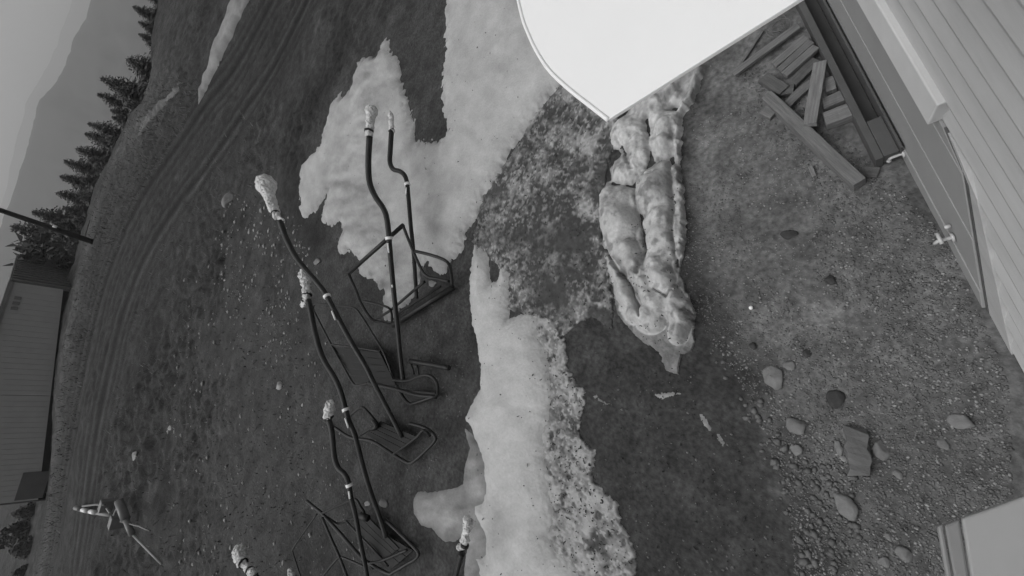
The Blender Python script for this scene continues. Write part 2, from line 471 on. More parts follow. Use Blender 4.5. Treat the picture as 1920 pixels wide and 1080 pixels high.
for (z0, z1, off) in ((-.12, .10, .055), (.103, .40, .050), (.403, .72, .047), (.723, .80, .045)):
    a = [(sk_edge(z0), z0), (sk_edge(z1), z1), (4, z1), (4, z0)]
    V = [W(s, z, .003) for s, z in a] + [W(s, z, off) for s, z in a]
    Fc = [(0, 1, 2, 3), (7, 6, 5, 4), (0, 4, 5, 1), (1, 5, 6, 2), (2, 6, 7, 3), (3, 7, 4, 0)]
    bevel(link('skirting_board', mesh('skirting_board', V, Fc), M['skirt'], bw_), .003)
# dark flashing along the slanting end of the skirting
zz = (-.1, .1, .3, .5, .70, .80)
V = [W(sk_edge(z) - .004, z, o) for o in (.0, .0425) for z in zz] + [W(sk_edge(z) - .030, z, o) for o in (.0, .0425) for z in zz]
n = len(zz); Fc = []
for i in range(n - 1):
    a, b, c, d = i, i + n, i + 2 * n, i + 3 * n
    Fc += [(a, a + 1, b + 1, b), (b, b + 1, d + 1, d), (d, d + 1, c + 1, c), (c, c + 1, a + 1, a)]
Fc += [(0, n, 3 * n, 2 * n), (n - 1, 3 * n - 1, 4 * n - 1, 2 * n - 1)]
link('corner_flashing', mesh('corner_flashing', V, Fc), M['flash'], bw_)
V = []
for o in (.0, .040):
    for z in zz: V.append(W(sk_edge(z) - .036, z, o))
    for z in zz[::-1]: V.append(W(sk_edge(z) - .036 - .05 - .22 * (.8 - z), z, o))
m_ = 2 * n
Fc = [tuple(range(m_))[::-1], tuple(range(m_, 2 * m_))] + [(i, (i + 1) % m_, (i + 1) % m_ + m_, i + m_) for i in range(m_)]
link('trim_panel', mesh('trim_panel', V, Fc), M['siding'], bw_)
wbox('ledge', -.26, 4, .803, .955, .0, .085, M['ledge'], bw_, .006, taper=.02)

# chrome taps on the wall
def spigot(px, z, label, big=True):
    p = at(px[0], px[1], z); s = (p - WP) @ WW
    r = empty('wall_tap', label, 'tap', 'chrome taps on the wall', W(s, z, .06)); b = np.array(r.location)
    o = lambda ds, dz, do: WW * ds + np.array([0, 0, dz]) + WN * do
    tube('pipe', [o(0, 0, -.01), o(0, 0, .05), o(0, -.010, .062), o(0, -.03, .066)], .010 if big else .009, M['chrome'], r, 10)
    tube('flange', [o(0, 0, -.005), o(0, 0, .006)], .026, M['chrome'], r, 14, False)
    if big:
        tube('handle_stem', [o(0, .0, .05), o(0, .045, .056)], .006, M['chrome'], r, 8, False)
        tube('handle', [o(-.032, .047, .056), o(.032, .047, .056)], .009, M['chrome'], r, 8, False)
        tube('valve', [o(.05, .05, -.005), o(.05, .05, .02)], .011, M['chrome'], r, 10, False)
    else:
        tube('cap', [o(0, -.025, .065), o(0, -.035, .067)], .013, M['chrome'], r, 10, False)
    return r
spigot((1793, 443), .16, 'small chrome tap with cross handle on the bare end of the skirting')
spigot((1692, 288), .07, 'stubby shiny pipe cap at the end of the steel channel', False)

# steel channel lying along the foot of the wall
ch = empty('steel_channel', 'long dark steel channel with closed grey end lying along the wall foot', 'channel', loc=tuple(at(1665, 295, 0)))
co = np.array(ch.location)
def so_(px, py, z):
    p = at(px, py, z) - WP; return p @ WW, p @ WN
s_end = (so_(1640, 305, .05)[0] + so_(1690, 285, .05)[0]) / 2 - .02
o_out = so_(1640, 305, .06)[1]; o_in = .062
def cbox(name, s0, s1, z0, z1, o0, o1, m):
    V = [W(s, z, o) - co for s in (s0, s1) for (z, o) in ((z0, o0), (z0, o1), (z1, o1), (z1, o0))]
    Fc = [(0, 1, 2, 3), (7, 6, 5, 4), (0, 4, 5, 1), (1, 5, 6, 2), (2, 6, 7, 3), (3, 7, 4, 0)]
    return bevel(link(name, mesh(name, V, Fc), m, ch), .003)
S1 = 3.6
cbox('web', s_end, S1, .012, .03, o_in + .013, o_out - .041, M['steel'])
cbox('flange', s_end, S1, .0, .16, o_in, o_in + .012, M['steel_end'])
cbox('flange', s_end, S1, .0, .12, o_out - .04, o_out, M['steel_end'])
cbox('end_block', s_end + .004, s_end + .27, .031, .12, o_in + .014, o_out - .042, M['steel_end'])

# ------------------------------------------------------------------ white sheet and pale housing fixed near the camera
def on(px, py, z, o): return at(px, py, z) - o
zp = 2.45
edge = [(940, -140), (958, -60), (978, 28), (990, 62), (1006, 96), (1030, 132), (1066, 166), (1100, 193), (1140, 224)]
pl = empty('white_panel', 'bright white sheet metal panel with curved rolled edge jutting in at the top', 'panel', loc=tuple(at(1140, 224, zp)))
o_ = np.array(pl.location)
E = spline([on(a, b, zp, o_) for a, b in edge], 6)
back = [on(1440, 35, zp, o_), on(1560, -41, zp, o_), on(1620, -140, zp, o_)]
bevel(prism('sheet', E + back, .012, M['plate'], pl), .002)
tube('rolled_edge', [p + np.array([0, 0, -.002]) for p in E], .0062, M['rim'], pl, 10, False)
tube('bracket_arm', [on(1500, -90, zp - .03, o_), on(1700, -120, zp - .03, o_), W(1.2, zp - .03, .0) - o_], .012, M['steel'], pl, 8, False)

zh = 2.2
hs = empty('pale_housing', 'pale rounded lamp housing with grey side band in the lower corner', 'housing', loc=tuple(at(1800, 1000, zh)))
h_ = np.array(hs.location)
bevel(prism('body', [on(a, b, zh, h_) for a, b in [(1803, 972), (1860, 953), (1925, 929), (2000, 900), (2040, 1000), (2040, 1200), (1830, 1200), (1822, 1090)]], .015, M['house'], hs), .004, 3)
bevel(prism('side_band', [on(a, b, zh - .006, h_) for a, b in [(1770, 985), (1800, 974), (1819, 1090), (1826, 1200), (1800, 1200), (1789, 1090)]], .012, M['house_d'], hs), .004)
bevel(prism('lip', [on(a, b, zh - .004, h_) for a, b in [(1757, 987), (1768, 983), (1787, 1090), (1797, 1200), (1783, 1200), (1775, 1090)]], .012, M['house_l'], hs), .004)
tube('mount_arm', [on(1990, 960, zh - .05, h_), W(-1.6, zh - .1, 0) - h_], .02, M['house_d'], hs, 8, False)

# ------------------------------------------------------------------ snow
def snow(name, px, fn, m, label, st=.0048, pad=.03, cat='snow', grp=None):
    poly = outline(px)
    lo = poly.min(0) - pad; hi = poly.max(0) + pad
    az = np.arange(lo[0], hi[0], st); lr = np.arange(lo[1], hi[1], st)
    A, R = np.meshgrid(az, lr); r = np.exp(R)
    X = r * np.sin(A); Y = r * np.cos(A)
    Q = np.stack([A.reshape(-1), R.reshape(-1)], -1)
    sdv = sdist(Q, poly).reshape(A.shape)
    t, tone = fn(sdv, X, Y, r, A, R)
    keep = t > -.012
    t = np.maximum(t, -.05)
    me = grid_mesh(name, X, Y, gz(X, Y) + t, keep, tone)
    return link(name, me, m, label=label, cat=cat, group=grp)

def dist_px(Q_shape, A, R, px, closed=False):
    return seg_dist(np.stack([A.reshape(-1), R.reshape(-1)], -1), outline(px), closed).reshape(A.shape)

def clean(T, tone0, rough=.010, streak=.12, edge=.04, sc=1.):
    def fn(sd, X, Y, r, A, R):
        e = sd + (fbm(A * 95, R * 95, 4, 31) - .5) * rough * 2.2
        t = np.where(e > 0, T * (1 - np.exp(-e * r / .10)) + np.minimum(e * r, .2) * .12 * (fbm(X * 2.5, Y * 2.5, 3, 33) - .3), e * r * .7)
        tn = tone0 * (1 + streak * 2 * (fbm(A * 34, R * 14, 4, 35) - .5) + streak * (fbm(X * 5 * sc, Y * 5 * sc, 4, 36) - .5))
        tn = tn * (1 - .22 * np.exp(-np.maximum(e, 0) / edge * 3.2))
        return t, tn
    return fn

def upper_fn(sd, X, Y, r, A, R):
    t, tn = clean(.07, .86, .013, .16)(sd, X, Y, r, A, R)
    # the arm under the hangers is thinner, streaked grey ice
    dS = dist_px(None, A, R, [(700, 130), (690, 250), (650, 330), (690, 430), (740, 560)])
    k = np.exp(-(dS / .11) ** 2)
    tn = tn * (1 - .20 * k) * (1 + k * 1.1 * (fbm(A * 60 + R * 14, R * 18, 4, 39) - .5))
    dS2 = dist_px(None, A, R, [(770, 290), (800, 330), (820, 420)])
    tn = tn * (1 - .30 * np.exp(-(dS2 / .05) ** 2) * fbm(A * 50, R * 40, 3, 40))
    t = t + k * .03 * (fbm(A * 50 + R * 10, R * 22, 4, 41) - .5)
    return t, tn
snow('snow_patch', SNOW_UPPER, upper_fn, M['snow'], 'wide grey snow sheet running under the two upright lift hangers to the top')
snow('snow_patch', SNOW_STRIP, clean(.09, .95, .006, .14), M['snow'], 'long bright snow strip down the middle beside the chairs')
def low_fn(sd, X, Y, r, A, R):
    t, tn = clean(.035, .48, .004, .55)(sd, X, Y, r, A, R)
    q = lp(at(846, 972)); k = np.exp(-(((A - q[0]) / .04) ** 2 + ((R - q[1]) / .045) ** 2))
    return t + .03 * k, tn * (1 + .5 * k)
snow('snow_patch', SNOW_LOW, low_fn, M['snow'], 'thin grey snow tongue with square end beside the lone wrapped grip', st=.004)
snow('snow_patch', SNOW_BANK, clean(.12, .5, .002, .4, .01), M['snow'], 'narrow snow streak tapering down beside the vehicle track', st=.0025, pad=.01)
snow('snow_patch', SNOW_SLIVER, clean(.05, .30, .002, .5, .01), M['snow'], 'faint dirty snow sliver near the conifers', st=.0025, pad=.01)

def blob(A, R, spots):
    k = np.zeros(A.shape)
    for (px, sx, sy, a) in spots:
        q = lp(at(*px)); k = k + a * np.exp(-(((A - q[0]) / sx) ** 2 + ((R - q[1]) / sy) ** 2))
    return k

def dirty(lvl, spots, edge_soft, seed, freq=7., lo=.12, hi=.74, fade=None):
    """thin crust soiled all through: the dirt in it is mottled, the rim dissolves"""
    def fn(sd, X, Y, r, A, R):
        n1 = fbm(X * freq, Y * freq, 5, seed); n2 = fbm(X * 2.2, Y * 2.2, 3, seed + 5); n3 = fbm(X * 26, Y * 26, 4, seed + 9)
        b = lvl + blob(A, R, spots) + (n2 - .5) * .7
        v = b + (n1 - .5) * 1.5 + (n3 - .5) * .75
        pits = sstep(.58, .74, fbm(X * 17, Y * 17, 3, seed + 13))
        v = np.clip(v - pits * .5, 0, 1)
        fleck = sstep(.60, .70, fbm(X * 38, Y * 38, 2, seed + 17)) * sstep(.0, .45, b + .1)
        tn = lo * (.55 + .9 * n3) + (hi - lo) * np.clip(v ** 1.25 + .6 * fleck, 0, 1)
        e = sd + (n1 - .5) * edge_soft * 1.6 + (n3 - .5) * edge_soft
        t = .014 + .012 * (v - .35) + .012 * (n2 - .5) + .006 * (n3 - .5)
        t = t + .004
        t = np.where(e > 0, np.minimum(t, e * r * .9 + .002), -.05)
        return t, tn
    return fn
snow('dirty_snow', DIRTY_MID, dirty(.19, [((1055, 450), .07, .09, -.28), ((1040, 540), .06, .05, -.30), ((1110, 260), .045, .06, .34), ((1108, 395), .03, .05, .7), ((1122, 450), .018, .02, .6), ((1085, 605), .05, .03, .5), ((1130, 570), .02, .03, .4),
     ((925, 480), .03, .06, .5), ((1005, 225), .04, .06, .4), ((950, 400), .04, .06, .12), ((1030, 300), .05, .04, -.08)], .022, 50, 6.), M['snow'],
     'mottled dirty snow crust full of pits between the sheet and the ice ridge', st=.0034)
snow('dirty_snow', DIRTY_EDGE, dirty(.72, [((1120, 1020), .03, .05, -.6), ((1045, 800), .02, .2, .22), ((1170, 1000), .03, .08, -.3), ((1105, 820), .02, .1, -.15)], .03, 60, 8.), M['snow'],
     'crumbling dirty snow fringe along the long bright strip', st=.0034)

def ice_fn(sd, X, Y, r, A, R):
    n = fbm(X * 4.5, Y * 4.5, 2, 70); nf = fbm(X * 16, Y * 16, 4, 73)
    e = sd + (fbm(A * 45, R * 45, 3, 71) - .5) * .02
    d = lambda px: dist_px(None, A, R, px)
    rid = [([(1156, 372), (1160, 430), (1172, 480)], .050, .13), ([(1160, 500), (1178, 545), (1192, 598)], .036, .11), ([(1186, 465), (1205, 530), (1225, 560)], .034, .10),
           ([(1228, 350), (1242, 410), (1246, 460)], .052, .16), ([(1240, 470), (1238, 520), (1262, 566)], .045, .13), ([(1225, 560), (1250, 585), (1278, 592)], .04, .12), ([(1318, 130), (1290, 215), (1276, 300)], .020, .09), ([(1276, 330), (1281, 430), (1276, 480)], .020, .07),
           ([(1222, 588), (1238, 605)], .055, .16), ([(1270, 568), (1282, 600), (1276, 630)], .045, .14), ([(1248, 230), (1246, 285)], .030, .11), ([(1245, 318), (1262, 335)], .026, .08),
           ([(1190, 240), (1205, 290)], .045, .08), ([(1175, 300), (1172, 335)], .035, .07), ([(1285, 130), (1265, 180)], .040, .09), ([(1215, 190), (1225, 215)], .035, .08)]
    rg = np.random.default_rng(4); acc = np.zeros(A.shape); S = 38.
    for px, w_, a in rid:
        L_ = outline(px)
        for q0, q1 in zip(L_[:-1], L_[1:]):
            m_ = max(2, int(np.linalg.norm(q1 - q0) / (w_ * .55)) + 1)
            for k in range(m_):
                c_ = q0 + (q1 - q0) * k / m_ + rg.normal(size=2) * w_ * .30; R0 = w_ * (1.25 + .8 * rg.random()); a0 = a * (.65 + .6 * rg.random())
                an = rg.random() * 3.14; dx = A - c_[0]; dy = R - c_[1]; e1 = dx * math.cos(an) + dy * math.sin(an); e2 = (-dx * math.sin(an) + dy * math.cos(an)) * (1 + .5 * rg.random())
                acc += np.exp(S * a0 * np.clip(1 - (e1 ** 2 + e2 ** 2) / R0 ** 2, 0, 1)) - 1
    h = np.log1p(acc) / S
    h = h * (.8 + .4 * fbm(X * 9, Y * 9, 3, 79)) + .02 * (n - .45) * (h > .003)
    h = h * 1.1
    for _ in range(10): h = (h + np.roll(h, 1, 0) + np.roll(h, -1, 0) + np.roll(h, 1, 1) + np.roll(h, -1, 1)) / 5
    up = sstep(lp(at(1200, 380))[1], lp(at(1200, 320))[1], R)            # the far half is rotten and dirty
    v = np.clip(.50 + (n - .5) * 1.3 + (nf - .5) * 1.4, 0, 1)
    t = h * (.85 + .3 * n) - .012 + up * (nf - .42) * .035 + (nf - .5) * .008
    t = np.maximum(t, (.022 + .03 * (n - .42) + (nf - .5) * .02) * (1 - up) - .012 * up)
    for px, w_, a in (([(1192, 345), (1204, 410), (1213, 470), (1204, 515)], .009, .06), ([(1136, 470), (1160, 500), (1190, 540), (1212, 596)], .007, .08), ([(1262, 300), (1268, 400), (1272, 500)], .007, .06),
                      ([(1232, 545), (1258, 560), (1268, 548)], .006, .07), ([(1150, 345), (1190, 350), (1230, 335)], .007, .05), ([(1215, 225), (1222, 300), (1212, 350)], .009, .07), ([(1160, 260), (1190, 320)], .007, .05)):
        t = t - a * np.exp(-((d(px) + (nf - .5) * .014) / w_) ** 2)
    t = np.where(e > 0, np.minimum(t, np.sqrt(np.maximum(e, 0) * r * .35) + .003), e * r)
    clean_t = (.80 + .35 * (fbm(X * 3, Y * 3, 3, 75) - .5)) * (1 - .35 * sstep(.60, .80, fbm(X * 22, Y * 22, 3, 76)))
    melt = sstep(.004, .03, h)
    tn = clean_t * (1 - .75 * up) + up * (.2 + .62 * v)
    tn = tn * melt + (1 - melt) * (.24 + .25 * v)
    tn = tn * (1 - .45 * sstep(.58, .72, fbm(X * 11, Y * 11, 4, 78)))
    return t, tn
snow('ice_ridge', ICE, ice_fn, M['ice'], 'lumpy grey melting ice ridge with rounded bulges at the gravel edge', st=.0034, cat='ice')

SCR = [[(1311, 778), (1316, 776), (1328, 792), (1336, 806), (1330, 808), (1318, 796)], [(1344, 814), (1350, 814), (1361, 832), (1356, 836), (1347, 826)],
       [(1364, 846), (1372, 850), (1384, 904), (1379, 906), (1368, 870)], [(1316, 868), (1350, 858), (1358, 868), (1340, 880)], [(1180, 880), (1196, 868), (1192, 882)],
       [(1225, 738), (1262, 735), (1278, 738), (1240, 748)], [(1110, 742), (1118, 742), (1142, 758), (1136, 760)], [(1432, 946), (1442, 934), (1447, 938), (1438, 950)]]
SL = ['bright wedge of ice at the head of the scrap trail', 'second ice scrap below the bright wedge', 'thin ice scrap at the foot of the scrap trail', 'grey slush smear beside the scrap trail',
      'tiny pale ice fleck beside the dirty fringe', 'grey slush smear under the ice ridge', 'slim pale ice splinter near the fringe', 'small ice stick at the gravel edge near the cobbles']
for pxs, lb in [(SCR[k], SL[k]) for k in (0, 1, 5, 6)]:
    snow('ice_scrap', pxs, clean(.010, .40, .012, .9, .004), M['snow'], lb, st=.0026, pad=.012, cat='ice', grp='ice scraps on the dark soil')

# ------------------------------------------------------------------ timber and offcuts by the wall
def wid(px1, px2, wpx, z):
    m = (np.array(px1, float) + px2) / 2; d = np.array(px2, float) - px1; d /= np.linalg.norm(d); n = np.array([-d[1], d[0]])
    a = at(*(m - n * wpx / 2), z); b = at(*(m + n * wpx / 2), z)
    ax = at(*px2, z) - at(*px1, z); ax /= np.linalg.norm(ax); v = b - a
    return np.linalg.norm(v - (v @ ax) * ax)
def plank(name, p1, p2, wpx, z, th, m, label, cat='plank', grp=None, z2=None, bow=0, rough=.003):
    a = at(*p1, z); b = at(*p2, z if z2 is None else z2)
    ax = (b - a); L = np.linalg.norm(ax); ax /= L
    lat = np.cross([0, 0, 1.], ax); lat /= np.linalg.norm(lat); up = np.cross(ax, lat)
    w_ = wid(p1, p2, wpx, z) / 2
    n = 8; V = []; Fc = []
    for i in range(n + 1):
        x = -L / 2 + L * i / n; bo = bow * (1 - (2 * i / n - 1) ** 2)
        j = lambda: (random.random() - .5) * rough
        for (sy, sz) in ((-1, -1), (1, -1), (1, 1), (-1, 1)): V.append((x + (j() * 3 if i in (0, n) else 0), sy * w_ + bo + j(), sz * th / 2 + j()))
    for i in range(n):
        for k in range(4): Fc.append((i * 4 + k, i * 4 + (k + 1) % 4, i * 4 + 4 + (k + 1) % 4, i * 4 + 4 + k))
    Fc += [(3, 2, 1, 0), tuple(n * 4 + k for k in range(4))]
    me = mesh(name, V, [tuple(reversed(q)) for q in Fc])
    o = link(name, me, m, None, label, cat, grp)
    c = (a + b) / 2 - up * th / 2
    mt = Matrix.Identity(4)
    for i in range(3): mt[i][0], mt[i][1], mt[i][2], mt[i][3] = ax[i], lat[i], up[i], c[i]
    o.matrix_world = mt
    return bevel(o, .004)
G = 'offcuts by the wall'
plank('timber', (1437, 176), (1612, 341), 25, .10, .10, WOOD[0], 'long squared timber lying aslant on the gravel', 'timber')
plank('plank', (1374, 137), (1498, 46), 11, .07, .03, WOOD[0], 'narrow plank pointing from the gravel towards the wire coil', grp=G)
plank('stick', (1385, 126), (1430, 56), 4, .03, .02, WOOD[3], 'thin stick beside the narrow plank', 'stick', G)
plank('plank', (1450, 121), (1512, 68), 13, .09, .035, WOOD[0], 'upper plank of the pair behind the channel', grp=G)
plank('plank', (1461, 130), (1522, 76), 11, .085, .035, WOOD[3], 'middle plank squeezed within the parallel pair', grp=G)
plank('plank', (1470, 139), (1530, 86), 13, .09, .035, WOOD[0], 'lower plank of the parallel pair', grp=G)
plank('plank', (1484, 155), (1530, 110), 18, .05, .035, WOOD[2], 'dark damp board lying under the parallel planks', grp=G)
plank('plank', (1430, 143), (1470, 168), 24, .07, .05, WOOD[2], 'short dark board at the head of the long timber', grp=G)
plank('block', (1462, 165), (1490, 160), 26, .05, .05, WOOD[2], 'dark wooden block wedged between the boards', 'block', G)
plank('plank', (1476, 196), (1524, 152), 15, .06, .03, WOOD[3], 'short bowed board leaning under the upright plank', grp=G, bow=.012)
plank('plank', (1538, 114), (1518, 232), 25, .13, .04, WOOD[1], 'pale plank standing across the pile', grp=G)
plank('block', (1546, 160), (1567, 152), 24, .08, .08, WOOD[1], 'small round-edged block, topmost of the three blocks', 'block', G)
plank('block', (1542, 194), (1585, 176), 20, .08, .07, WOOD[0], 'middle block of the three by the channel', 'block', G)
plank('block', (1546, 222), (1598, 203), 24, .09, .08, WOOD[1], 'largest pale block, lowest of the three', 'block', G)
plank('block', (1430, 204), (1450, 214), 20, .05, .05, WOOD[0], 'stubby pale block beside the head of the timber', 'block', G)
plank('board', (1612, 320), (1648, 322), 20, .02, .02, WOOD[2], 'small dark board at the foot of the long timber', 'board', G)
plank('chip', (1519, 311), (1527, 330), 9, .02, .015, WOOD[1], 'pale wood chip alone on the gravel', 'chip', G)
plank('slab', (1605, 808), (1612, 893), 44, .05, .06, M['cobble'], 'flat weathered slab half sunk in the gravel', 'slab', rough=.022)

def coil(name, c, rpx, turns, label, z=.06):
    o0 = at(*c, 0); sc = np.linalg.norm(at(c[0] + rpx, c[1], 0) - o0) * .8
    P = []
    for i in range(turns * 14):
        a = i / 14 * 2 * math.pi; rr_ = sc * (.75 + .3 * math.sin(a * .37 + 1) + .1 * math.sin(a * 1.7))
        P.append(np.array([math.cos(a) * rr_ + .03 * math.sin(a * .21), math.sin(a) * rr_ * .9 + .03 * math.cos(a * .33), z * (.4 + .5 * abs(math.sin(a * .53))) ]))
    P += [P[-1] + np.array([.05, .04, .0]), P[-1] + np.array([.16, .05, -.03])]
    o = tube(name, P, .0022, M['wire'], None, 5, True, label=label, cat='wire'); o.location = tuple(o0)
coil('wire_coil', (1464, 57), 22, 6, 'tangled coil of thin wire beyond the plank')
coil('wire_curl', (1412, 146), 13, 3, 'small loose curl of wire on the gravel', .04)

# ------------------------------------------------------------------ stones
import bmesh
_bm = bmesh.new(); bmesh.ops.create_icosphere(_bm, subdivisions=3, radius=1)
ICO_V = np.array([v.co[:] for v in _bm.verts]); ICO_F = [tuple(v.index for v in f.verts) for f in _bm.faces]; _bm.free()
def rock_mesh(name, seed, sx, sy, sz, rough=.28):
    rg = np.random.default_rng(seed); V = ICO_V.copy()
    for k in range(16):                                  # facets knocked off by random planes
        n = rg.normal(size=3); n /= np.linalg.norm(n); h = .52 + .38 * rg.random()
        d = V @ n - h; V = V - np.outer(np.maximum(d, 0), n) * .97
    n = fbm(ICO_V[:, 0] * 2 + seed, ICO_V[:, 1] * 2 + ICO_V[:, 2] * 2, 3, seed % 50)
    V = V * (1 + rough * (n - .5))[:, None]
    return mesh(name, V * [sx, sy, sz], ICO_F, True)
def rock(px, rx, ry, label, m='rock', name='rock', seed=1, flat=.55):
    z = 0.
    c = at(*px, z); a = at(px[0] + rx, px[1], z) - c; b = at(px[0], px[1] + ry, z) - c
    sx, sy = np.linalg.norm(a) * 1.2, np.linalg.norm(b) * 1.2
    h = min(sx, sy) * flat
    o = link(name, rock_mesh(name, seed, sx, sy, h), M[m], None, label, 'rock', 'stones in the gravel')
    o.location = (c[0] * (1 - .0), c[1], float(gz(c[0], c[1])) + h * .2)
    o.rotation_euler = (0, 0, math.atan2(a[1], a[0]))
    return o
ROCKS = [((1449, 704), 19, 25, 'pale egg-shaped stone alone below the bright glass dot', 'rock'), ((1481, 686), 11, 9, 'small stone touching the pale egg-shaped one', 'rock'),
    ((1495, 797), 18, 15, 'dull flat stone above the slab', 'rock'), ((1495, 843), 12, 12, 'small pale stone at the edge of the dark soil', 'rock'),
    ((1584, 946), 23, 26, 'large pale boulder below the slab', 'rock'), ((1696, 1039), 15, 17, 'pale round stone in the lower corner of the gravel', 'rock'),
    ((1802, 791), 25, 13, 'long pale flat stone near the wall', 'rock'), ((1768, 833), 12, 11, 'small dull stone below the long flat one', 'rock'),
    ((1652, 847), 18, 18, 'round stone leaning against the slab', 'rock'), ((1573, 838), 8, 16, 'narrow stone standing at the other side of the slab', 'rock'),
    ((1581, 861), 6, 6, 'pebble at the corner of the slab', 'gravel_p'), ((1570, 747), 17, 17, 'dark wet stone above the slab', 'rock_d'), ((1512, 663), 8, 8, 'small dark round stone above the egg-shaped one', 'rock_d'),
    ((1413, 648), 8, 7, 'small dark stone near the ice ridge', 'rock_d'), ((1558, 524), 12, 9, 'dark stone in the middle of the gravel', 'rock_d'), ((1480, 440), 14, 8, 'dark damp stone below the long timber', 'rock_d'),
    ((1685, 891), 10, 9, 'small pale stone beyond the slab', 'rock'), ((1667, 1006), 7, 8, 'pebble above the lower stones', 'rock'), ((1657, 1053), 11, 10, 'dull stone beside the round corner stone', 'rock'),
    ((720, 943), 7, 9, 'lone pale stone between the lowest chairs', 'rock'), ((437, 379), 5, 10, 'upright pale stone near the leftmost wrapped grip', 'rock'), ((690, 945), 5, 5, 'tiny pebble beside a dark seat', 'gravel_p'),
    ((525, 722), 5, 7, 'pale stone on the grass beside the chairs', 'gravel_p'), ((583, 1003), 3, 6, 'slim pale pebble inside the lowest frame', 'gravel_p'), ((812, 531), 9, 6, 'pale stone under the armrest of the upper chair', 'gravel_p'),
    ((595, 492), 6, 6, 'grey pebble above the crumpled wrap', 'rock'), ((324, 803), 3, 4, 'tiny white stone alone on the grass', 'gravel_p'), ((281, 853), 4, 6, 'small white stone near the toppled stand', 'gravel_p')]
for i, (p, rx, ry, lb, m) in enumerate(ROCKS): rock(p, rx, ry, lb, m, seed=11 + i * 7)
gb = at(1408, 577, .02)
o = link('glass_ball', mesh('glass_ball', ICO_V * .014, ICO_F, True), M['tape'], None, 'tiny bright white ball alone on the gravel', 'ball'); o.location = tuple(gb)

def scatter(name, N, poly, smin, smax, m, label, seed, flat=.6, powr=2.5, pz=None):
    rg = np.random.default_rng(seed)
    poly = np.array(poly, float); lo = poly.min(0); hi = poly.max(0)
    P = []
    while len(P) < N:
        q = lo + rg.random((N, 2)) * (hi - lo); q = q[inside(q, poly)]; P.extend(q.tolist())
    P = np.array(P[:N])
    v = (RM @ np.stack([P[:, 0] - CX, P[:, 1] - CY, np.full(N, F)])).T
    t = -H / v[:, 2]; C = v[:, :2] * t[:, None]
    if pz is not None:
        C = hits(P)[:, :2]
    cl = fbm(C[:, 0] * 1.6, C[:, 1] * 1.6, 3, seed); C = C[cl > .38]; N = len(C)
    s = smin + (smax - smin) * rg.random(N) ** powr
    if pz is not None: s = s * np.hypot(C[:, 0], C[:, 1]) / 5
    O = np.array([[1, 0, 0], [.3, .95, 0], [-.8, .6, 0], [-.8, -.6, 0], [.3, -.95, 0], [.1, .1, 1], [0, 0, -1.]])
    Fo = np.array([[0, 1, 5], [1, 2, 5], [2, 3, 5], [3, 4, 5], [4, 0, 5], [1, 0, 6], [2, 1, 6], [3, 2, 6], [4, 3, 6], [0, 4, 6]])
    V = O[None] * (1 + .35 * (rg.random((N, 7, 3)) - .5)) * s[:, None, None]
    V[:, :, 2] *= flat; V[:, :, 0] *= (.8 + .8 * rg.random(N))[:, None]
    an = rg.random(N) * 6.283; c, s_ = np.cos(an)[:, None], np.sin(an)[:, None]
    x = V[:, :, 0] * c - V[:, :, 1] * s_; y = V[:, :, 0] * s_ + V[:, :, 1] * c
    V = np.stack([x + C[:, :1], y + C[:, 1:2], V[:, :, 2] + (gz(C[:, 0], C[:, 1]) + s * .15)[:, None]], -1).reshape(-1, 3)
    Fc = (Fo[None] + (np.arange(N) * 7)[:, None, None]).reshape(-1, 3)
    me = bpy.data.meshes.new(name); me.vertices.add(len(V)); me.vertices.foreach_set('co', V.astype(np.float32).reshape(-1))
    me.loops.add(len(Fc) * 3); me.loops.foreach_set('vertex_index', Fc.astype(np.int32).reshape(-1))
    me.polygons.add(len(Fc)); me.polygons.foreach_set('loop_start', np.arange(0, len(Fc) * 3, 3, dtype=np.int32)); me.update(calc_edges=True)
    link(name, me, m, None, label, None, None, 'stuff')
GP = [(1330, 110), (1290, 230), (1288, 430), (1282, 520), (1308, 600), (1400, 740), (1480, 930), (1490, 1080), (1760, 1085), (1900, 920), (1890, 720), (1780, 450), (1640, 310), (1420, 110)]
scatter('gravel', 16000, GP, .0025, .009, M['gravel'], 'fine grey gravel covering the yard by the wall', 101)
scatter('gravel', 4200, GP, .0025, .009, M['gravel_p'], 'pale gravel flecks strewn over the yard', 102)
scatter('gravel', 230, [(1320, 640), (1390, 700), (1440, 770), (1490, 860), (1600, 880), (1620, 1000), (1560, 1085), (1490, 1080), (1470, 960), (1420, 830), (1370, 740)], .007, .024, M['cobble'], 'loose cobbles along the edge of the dark soil', 103, .7, 1.6)
scatter('gravel', 700, [(420, 350), (560, 420), (600, 560), (640, 800), (700, 1080), (330, 1080), (300, 800), (330, 550)], .004, .024, M['gravel_p'], 'pale pebbles scattered over the grass beside the chairs', 104, .6, 2.6, True)
scatter('gravel', 420, [(425, 360), (560, 410), (600, 520), (560, 660), (450, 640), (400, 520)], .005, .026, M['gravel_p'], 'cluster of pale stones below the bulbous wrap', 107, .6, 2.2, True)
scatter('gravel', 800, [(560, 600), (880, 560), (890, 780), (770, 920), (780, 1080), (560, 1080)], .003, .013, M['gravel'], 'small pebbles on the dark soil among the chairs', 105, .6, 2.5)
scatter('gravel', 260, [(1100, 650), (1300, 700), (1450, 900), (1480, 1080), (1210, 1080), (1130, 850)], .002, .010, M['gravel'], 'sparse crumbs on the bare dark soil', 106, .6, 2.5)

